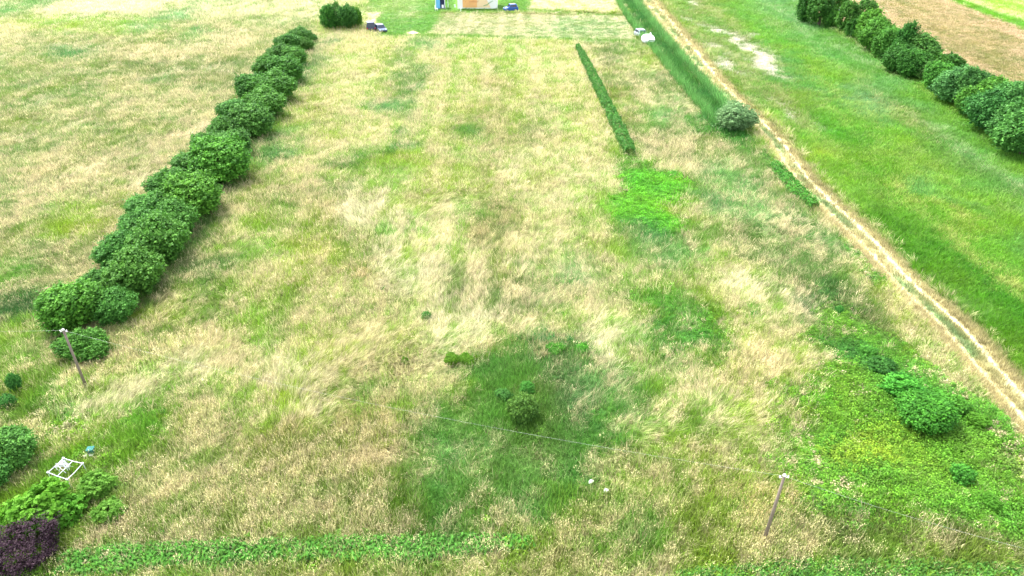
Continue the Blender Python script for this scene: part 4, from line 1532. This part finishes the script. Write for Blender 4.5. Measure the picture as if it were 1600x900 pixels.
# ------------------------------------------------------------------ white metal frame, teal box
M_WMET = plain("white_painted_steel", (.55, .57, .61), .45, noise=.15)
M_RUST = plain("terracotta", (.45, .16, .07), .8)
M_TEAL = plain("teal_paint", (.012, .12, .11), .85)
M_WBOARD = plain("white_board", (.75, .75, .72), .6)
M_DWOOD = plain("dark_wood", (.07, .055, .045), .8)
c0 = at(104, 742)
fr = empty("metal_frame", c0)
zt = 1.15
cor = [at(75, 738, zt), at(99, 716, zt), at(129, 724, zt), at(105, 749, zt)]
cor = [(p[0] - c0[0], p[1] - c0[1], zt) for p in cor]
for i, p in enumerate(cor):
    v, f = [], []
    q = (p[0] * 1.06, p[1] * 1.06, 0)
    tube(v, f, [q, (p[0], p[1], zt)], .025, 8)
    box(v, f, (p[0], p[1], zt), (.12, .12, .1))
    mesh_obj("leg", v, f, M_WMET, fr)
mid = lambda a, b, t_: tuple(a[k_] + (b[k_] - a[k_]) * t_ - (.05 if k_ == 2 and .5 < t_ < .6 else 0) for k_ in range(3))
for i in range(4):
    a, b = cor[i], cor[(i + 1) % 4]
    v, f = [], []
    tube(v, f, [a, mid(a, b, .55), b], .026, 8)
    mesh_obj("rail", v, f, M_WMET, fr)
v, f = [], []
mid = lambda a, b, t_: tuple(a[k_] + (b[k_] - a[k_]) * t_ for k_ in range(3))
tube(v, f, [mid(cor[1], cor[2], .5), mid(cor[0], cor[3], .5)], .022, 7)
mesh_obj("cross_bar", v, f, M_WMET, fr)
rr = random.Random(5)
v, f = [], []
for i in range(20):
    a = mid(cor[1], cor[0], rr.uniform(0, .7))
    b = mid(cor[1], cor[2], rr.uniform(0, .5))
    b = (b[0] + rr.uniform(-.15, .1), b[1] - rr.uniform(0, .9), zt - rr.uniform(0, .5))
    m_ = mid(a, b, .5)
    tube(v, f, [a, (m_[0] + rr.uniform(-.12, .12), m_[1] + rr.uniform(-.12, .12), m_[2] + rr.uniform(-.1, .2)), b], .013, 6)
mesh_obj("loose_bars", v, f, M_WMET, fr)
tag(fr, "white square metal frame of a dismantled gazebo with tangled bars", "frame")
cp = at(101, 735, .1)
v, f = [], []
tube(v, f, [(0, 0, 0), (0, 0, .12), (0, 0, .26), (0, 0, .3)], .16, 14, .25)
pt = mesh_obj("clay_pot", v, f, M_RUST)
pt.location = (cp[0], cp[1], 0)
tag(pt, "terracotta coloured pot lying inside the white metal frame", "pot")

bb = at(146, 714)
bx_ = empty("garden_chest", (bb[0], bb[1], 0), R(8))
v, f = [], []
box(v, f, (0, 0, .62), (.42, .38, .3))
box(v, f, (0, .03, .8), (.48, .44, .05))
mesh_obj("body", v, f, M_TEAL, bx_)
v, f = [], []
box(v, f, (-.1, -.2, .44), (.62, .3, .04))
mesh_obj("board", v, f, M_WBOARD, bx_)
for sx in (-.38, .16):
    for sy in (-.3, .06):
        v, f = [], []
        box(v, f, (sx, sy, .21), (.05, .05, .42))
        mesh_obj("leg", v, f, M_DWOOD, bx_)
tag(bx_, "small teal box on a white board stand behind the white metal frame", "box")
for x, y, lb in [(922, 761, "white scrap of litter, upper left of two in the grass"), (945, 775, "white scrap of litter, lower right of two in the grass")]:
    a = at(x, y)
    v, f = [], []
    for q in range(3):
        i = len(v)
        for dx, dy, dz in ((-.12, -.08, .42), (.1, -.1, .5), (.14, .09, .44), (-.1, .1, .53), (0, 0, .6)):
            v.append((dx + q * .05, dy + q * .03, dz + q * .03))
        f += [(i, i + 1, i + 4), (i + 1, i + 2, i + 4), (i + 2, i + 3, i + 4), (i + 3, i, i + 4), (i + 3, i + 2, i + 1, i)]
    o = mesh_obj("litter", v, f, M_WBOARD)
    o.location = a
    tag(o, lb, "litter", "white scraps in the grass")

# ------------------------------------------------------------------ sand heap, white crate at the tall shrubs
M_SAND = plain("sand", (.60, .45, .28), .95, noise=.25, scale=3)
v, f = [], []
nr_, na_ = 9, 28
for i in range(nr_):
    for j in range(na_):
        a = 2 * math.pi * j / na_
        q = i / (nr_ - 1)
        rad = 1.9 * q * (1 + .12 * math.sin(3 * a + 1))
        v.append((rad * math.cos(a), rad * .8 * math.sin(a), .75 * (1 - q) ** 1.2 * (1 + .1 * math.sin(5 * a)) + .002))
for i in range(nr_ - 1):
    for j in range(na_):
        f.append((i * na_ + j, (i + 1) * na_ + j, (i + 1) * na_ + (j + 1) % na_, i * na_ + (j + 1) % na_))
o = mesh_obj("sand_heap", v, f, M_SAND, None, True)
o.location = at(646, 53)
tag(o, "low heap of pale sand on the lawn right of the dark cars", "heap")
a = at(530, 49)
o = empty("white_crate", a)
v, f = [], []
box(v, f, (0, 0, .3), (1.3, .6, .5))
mesh_obj("body", v, f, M_WBOARD, o)
v, f = [], []
box(v, f, (0, 0, .59), (1.4, .7, .07))
mesh_obj("lid", v, f, M_WBOARD, o)
tag(o, "white box at the foot of the clump of tall shrubs", "box")

# ------------------------------------------------------------------ cars
M_GLASS = plain("car_glass", (.02, .03, .045), .08, noise=.05)
M_TYRE = plain("tyre_rubber", (.02, .02, .022), .85)
M_RIM = plain("alloy_rim", (.5, .5, .52), .3, .8)
M_HEADL = plain("headlight_glass", (.75, .78, .8), .15)
M_TAIL = plain("taillight_red", (.4, .02, .02), .25)
M_PLATE = plain("number_plate", (.75, .75, .72), .5)
M_TRIM = plain("black_trim", (.02, .02, .02), .6)


def car(name, px, py, rz, L_, W_, Hh, paint, label, rear_extra=None):
    """front towards local +X"""
    o = empty(name, at(px, py), rz)
    hb = Hh * .58

    def prism(prof, w_top, w_bot, z_of_top):
        v, f = [], []
        n_ = len(prof)
        for s in (-1, 1):
            for (x, z) in prof:
                w = w_bot + (w_top - w_bot) * max(0, min(1, (z - hb) / (Hh - hb)))
                v.append((x, s * w / 2, z))
        f.append(tuple(range(n_))[::-1])
        f.append(tuple(range(n_, 2 * n_)))
        for i in range(n_):
            j = (i + 1) % n_
            f.append((i, j, n_ + j, n_ + i))
        return v, f
    h = L_ / 2
    v, f = prism([(-h, .35), (-h, hb * .8), (-h + .08, hb), (-h * .35, hb + .02), (h * .38, hb), (h * .85, hb * .88), (h, hb * .7), (h, .32), (h * .9, .25), (-h * .92, .25)], W_, W_, 0)
    b = mesh_obj("body", v, f, paint, o)
    md = b.modifiers.new("bevel", 'BEVEL')
    md.width = .09
    md.segments = 3
    v, f = prism([(-h + .22, hb - .02), (-h + .5, Hh - .04), (-h + .8, Hh), (h * .12, Hh), (h * .46, hb - .02)], W_ * .78, W_ * .96, 0)
    b = mesh_obj("cabin", v, f, paint, o)
    md = b.modifiers.new("bevel", 'BEVEL')
    md.width = .07
    md.segments = 3
    # panes, proud of the cabin
    def pane(nm, pts, push):
        v = [tuple(p[k_] + push[k_] for k_ in range(3)) for p in pts] + [tuple(p[k_] - .0 * push[k_] for k_ in range(3)) for p in pts]
        n_ = len(pts)
        f = [tuple(range(n_)), tuple(range(n_, 2 * n_))[::-1]] + [(i, n_ + i, n_ + (i + 1) % n_, (i + 1) % n_) for i in range(n_)]
        mesh_obj(nm, v, f, M_GLASS, o)
    zt_, zb = Hh - .12, hb + .05
    def wat(z):
        return (W_ * .96 + (W_ * .78 - W_ * .96) * (z - hb) / (Hh - hb)) / 2
    xf = lambda z: h * .46 + (h * .12 - h * .46) * (z - hb) / (Hh - hb)
    xr = lambda z: (-h + .22) + .28 * (z - hb) / (Hh - .04 - hb)
    pane("windscreen", [(xf(zb), -wat(zb) + .1, zb), (xf(zb), wat(zb) - .1, zb), (xf(zt_), wat(zt_) - .1, zt_), (xf(zt_), -wat(zt_) + .1, zt_)], (.015, 0, .02))
    pane("rear_window", [(xr(zb), wat(zb) - .12, zb), (xr(zb), -wat(zb) + .12, zb), (xr(zt_), -wat(zt_) + .12, zt_), (xr(zt_), wat(zt_) - .12, zt_)], (-.02, 0, .01))
    for s in (-1, 1):
        for (x0, x1, x0t, x1t) in ((-h + .45, -.12, -h + .72, -.12), (.0, h * .36, .0, h * .12)):
            pts = [(x0, s * wat(zb), zb), (x1, s * wat(zb), zb), (x1t, s * wat(zt_), zt_), (x0t, s * wat(zt_), zt_)]
            if s > 0:
                pts = pts[::-1]
            pane("side_window", pts, (0, s * .018, .0))
    for s in (-1, 1):
        for x in (-h * .62, h * .64):
            v, f = [], []
            tube(v, f, [(x, s * (W_ / 2 - .2), .33), (x, s * (W_ / 2 + .02), .33)], .33, 18)
            w = mesh_obj("wheel", v, f, M_TYRE, o)
            v, f = [], []
            tube(v, f, [(x, s * (W_ / 2 + .0), .33), (x, s * (W_ / 2 + .035), .33)], .2, 14)
            mesh_obj("rim", v, f, M_RIM, w)
        v, f = [], []
        box(v, f, (h - .02, s * (W_ / 2 - .28), hb * .74), (.1, .38, .16))
        mesh_obj("headlight", v, f, M_HEADL, o)
        v, f = [], []
        box(v, f, (-h + .01, s * (W_ / 2 - .2), hb * .82), (.08, .26, .3))
        mesh_obj("taillight", v, f, M_TAIL, o)
        v, f = [], []
        box(v, f, (h * .36, s * (W_ / 2 + .09), hb + .08), (.14, .16, .12))
        mesh_obj("mirror", v, f, paint, o)
    v, f = [], []
    box(v, f, (-h - .02, 0, .5), (.06, .52, .12))
    mesh_obj("number_plate", v, f, M_PLATE, o)
    v, f = [], []
    box(v, f, (h + .0, 0, .42), (.06, W_ * .5, .2))
    mesh_obj("grille", v, f, M_TRIM, o)
    tag(o, label, "car")
    return o


P_NAVY = plain("navy_paint", (.022, .028, .06), .18, .3, .05)
P_SLATE = plain("slate_blue_paint", (.10, .14, .22), .2, .3, .05)
P_BLUE = plain("blue_paint", (.03, .10, .38), .2, .2, .05)
P_SILVER = plain("silver_paint", (.50, .56, .66), .22, .4, .05)
P_WHITE = plain("white_paint", (.82, .83, .86), .3, 0, .03)
car("parked_car", 580, 49, R(103), 5.2, 2.4, 2.6, P_NAVY, "dark navy hatchback seen from behind right of the tall shrubs")
car("parked_car", 595, 49, R(-62), 4.6, 2.2, 1.75, P_SLATE, "slate blue car with bright bumper beside the navy one")
car("parked_car", 798, 17, R(200), 4.2, 2.1, 2.0, P_BLUE, "bright blue car parked right of the house")
car("parked_car", 1001.5, 57.5, R(-75), 4.6, 2.1, 1.8, P_SILVER, "silver car parked touching the white trailer by the reeds")

# white rounded caravan trailer
o = empty("caravan", at(1011.5, 70.5), R(-75))
o.scale = (1.1, 1.15, 1.1)
v, f = [], []
nx_, na_ = 11, 18
for i in range(nx_):
    x = -1.75 + 3.5 * i / (nx_ - 1)
    q = abs(x) / 1.75
    sc_ = (1 - q ** 3.2 * .72)
    for j in range(na_):
        a = 2 * math.pi * j / na_
        ca, sa = math.cos(a), math.sin(a)
        v.append((x, 1.1 * sc_ ** .35 * math.copysign(abs(ca) ** .6, ca), 1.3 + .95 * sc_ * math.copysign(abs(sa) ** .7, sa)))
for i in range(nx_ - 1):
    for j in range(na_):
        f.append((i * na_ + j, i * na_ + (j + 1) % na_, (i + 1) * na_ + (j + 1) % na_, (i + 1) * na_ + j))
f.append(tuple(range(na_)))
f.append(tuple((nx_ - 1) * na_ + j for j in range(na_))[::-1])
mesh_obj("body", v, f, P_WHITE, o, True)
for s in (-1, 1):
    v, f = [], []
    tube(v, f, [(0, s * .85, .32), (0, s * 1.05, .32)], .32, 16)
    mesh_obj("wheel", v, f, M_TYRE, o)
v, f = [], []
tube(v, f, [(-1.5, 0, .5), (-2.7, 0, .5)], .05, 8)
mesh_obj("drawbar", v, f, M_RIM, o)
v, f = [], []
box(v, f, (1.74, 0, .95), (.06, .9, .14))
mesh_obj("number_plate", v, f, M_TRIM, o)
v, f = [], []
box(v, f, (-.9, .9, 2.25), (.5, .08, .3))
mesh_obj("roof_vent", v, f, P_WHITE, o)
tag(o, "rounded white caravan trailer parked by the reeds beside the silver car", "trailer")

# ------------------------------------------------------------------ house cut by the top of the frame
M_WALL = plain("white_render", (.80, .78, .74), .85, noise=.06)
M_ORANGE = plain("orange_render", (.80, .42, .16), .85, noise=.25, scale=.5)
M_PALEO = plain("pale_orange_render", (.82, .60, .36), .85, noise=.2, scale=.5)
M_RED = plain("red_lettering", (.5, .10, .04), .7)
M_GRN = plain("green_paint", (.16, .34, .12), .7)
M_ROOF = plain("grey_roof_sheet", (.45, .44, .43), .6, noise=.2)
a = at(715, 14)
b = at(777, 14)
w_ = b[0] - a[0]
hx = (a[0] + b[0]) / 2
hy = a[1]
ho = empty("house", (hx, hy, 0))
v, f = [], []
box(v, f, (0, 4, 1.8), (w_, 8, 3.6))
mesh_obj("wall", v, f, M_WALL, ho)
v, f = [], []
i = 0
for x in (-w_ / 2 - .4, w_ / 2 + .4):
    v += [(x, -.5, 3.6), (x, 4, 5.4), (x, 8.5, 3.6), (x, 8.5, 3.45), (x, 4, 5.2), (x, -.5, 3.45)]
f += [(0, 1, 2, 3, 4, 5), (6, 11, 10, 9, 8, 7)] + [(k_, 6 + k_, 6 + (k_ + 1) % 6, (k_ + 1) % 6) for k_ in range(6)]
mesh_obj("roof", v, f, M_ROOF, ho)
v, f = [], []
box(v, f, (-w_ * .5 + 1.7 + 2.1, -.03, 1.75), (4.4, .06, 2.7))
mesh_obj("orange_panel", v, f, M_ORANGE, ho)
v, f = [], []
i = 0
x0 = -w_ * .5 + 6.0
v = [(x0, -.06, .4), (x0 + 4.2, -.06, .4), (x0 + 2.8, -.06, 3.1), (x0, -.06, 3.1), (x0, -.0, .4), (x0 + 4.2, -.0, .4), (x0 + 2.8, -.0, 3.1), (x0, -.0, 3.1)]
f = [(0, 1, 2, 3), (7, 6, 5, 4), (0, 4, 5, 1), (1, 5, 6, 2), (2, 6, 7, 3), (3, 7, 4, 0)]
mesh_obj("pale_orange_panel", v, f, M_PALEO, ho)
v, f = [], []
rr = random.Random(3)
for q in range(9):
    x = -w_ * .5 + 2.3 + q * .42 + (.5 if q > 1 else 0)
    if q == 1:
        continue
    z = 2.1
    tube(v, f, [(x, -.08, z - .2), (x + .1, -.08, z + rr.uniform(.0, .25)), (x + .25, -.08, z - .15), (x + .3, -.08, z + .15)], .04, 5)
mesh_obj("lettering", v, f, M_RED, ho)
v, f = [], []
tube(v, f, [(w_ * .5 - 4.2, -.07, .9), (w_ * .5 - 3.0, -.07, 1.3), (w_ * .5 - 2.0, -.07, 2.0), (w_ * .5 - 1.3, -.07, 2.3)], .12, 6, .06)
tube(v, f, [(w_ * .5 - 3.2, -.07, 1.0), (w_ * .5 - 2.6, -.07, 1.8)], .09, 6, .05)
mesh_obj("painted_branch", v, f, M_GRN, ho)
tag(ho, "white house with orange painted front wall cut by the top of the frame", "house")

# blue play hut with white posts, left of the house
M_CYAN = plain("light_blue_canvas", (.14, .42, .72), .7, noise=.3, scale=2)
M_NAVYC = plain("navy_canvas", (.015, .02, .07), .8)
c = at(690, 14)
ph = empty("play_hut", (c[0], c[1], 0))
v, f = [], []
box(v, f, (-1.0, 1.2, 1.5), (1.2, 2.6, 3.0))
mesh_obj("blue_side", v, f, M_CYAN, ph)
v, f = [], []
box(v, f, (.25, 1.3, 1.4), (1.3, 2.2, 2.8))
mesh_obj("dark_doorway", v, f, M_NAVYC, ph)
for x, y in ((-1.75, -.3), (1.1, -.3), (1.9, 1.5)):
    v, f = [], []
    box(v, f, (x, y, 1.7), (.16, .16, 3.4))
    mesh_obj("post", v, f, P_WHITE, ph)
v, f = [], []
box(v, f, (-.1, 1.2, 3.45), (3.6, 3.2, .12))
mesh_obj("roof", v, f, M_CYAN, ph)
tag(ph, "light blue and navy play hut with white posts left of the house", "hut")


def stool(px, py, s, label, m):
    o = empty("garden_chair", at(px, py), random.uniform(0, 6))
    v, f = [], []
    box(v, f, (0, 0, .42), (.5, .5, .06))
    mesh_obj("seat", v, f, m, o)
    v, f = [], []
    box(v, f, (0, .24, .75), (.5, .05, .6))
    mesh_obj("backrest", v, f, m, o)
    for sx in (-.2, .2):
        for sy in (-.2, .2):
            v, f = [], []
            box(v, f, (sx, sy, .2), (.05, .05, .4))
            mesh_obj("leg", v, f, m, o)
    o.scale = (s, s, s)
    tag(o, label, "chair", "white garden chairs by the play hut")


stool(682, 17, 1.5, "white garden chair on the plot corner, lowest left of the play hut", P_WHITE)
stool(692, 14.5, 1.2, "white garden chair right before the dark doorway of the hut", P_WHITE)
stool(711, 12.5, 1.0, "white garden chair against the left corner of the house", P_WHITE)
o = empty("white_post", at(720, 18.5))
v, f = [], []
tube(v, f, [(0, 0, 0), (0, 0, 1.1)], .12, 8, .1)
mesh_obj("shaft", v, f, P_WHITE, o)
v, f = [], []
box(v, f, (0, 0, 1.2), (.45, .3, .25))
mesh_obj("letter_box", v, f, P_WHITE, o)
tag(o, "short white post standing before the left part of the house wall", "post")
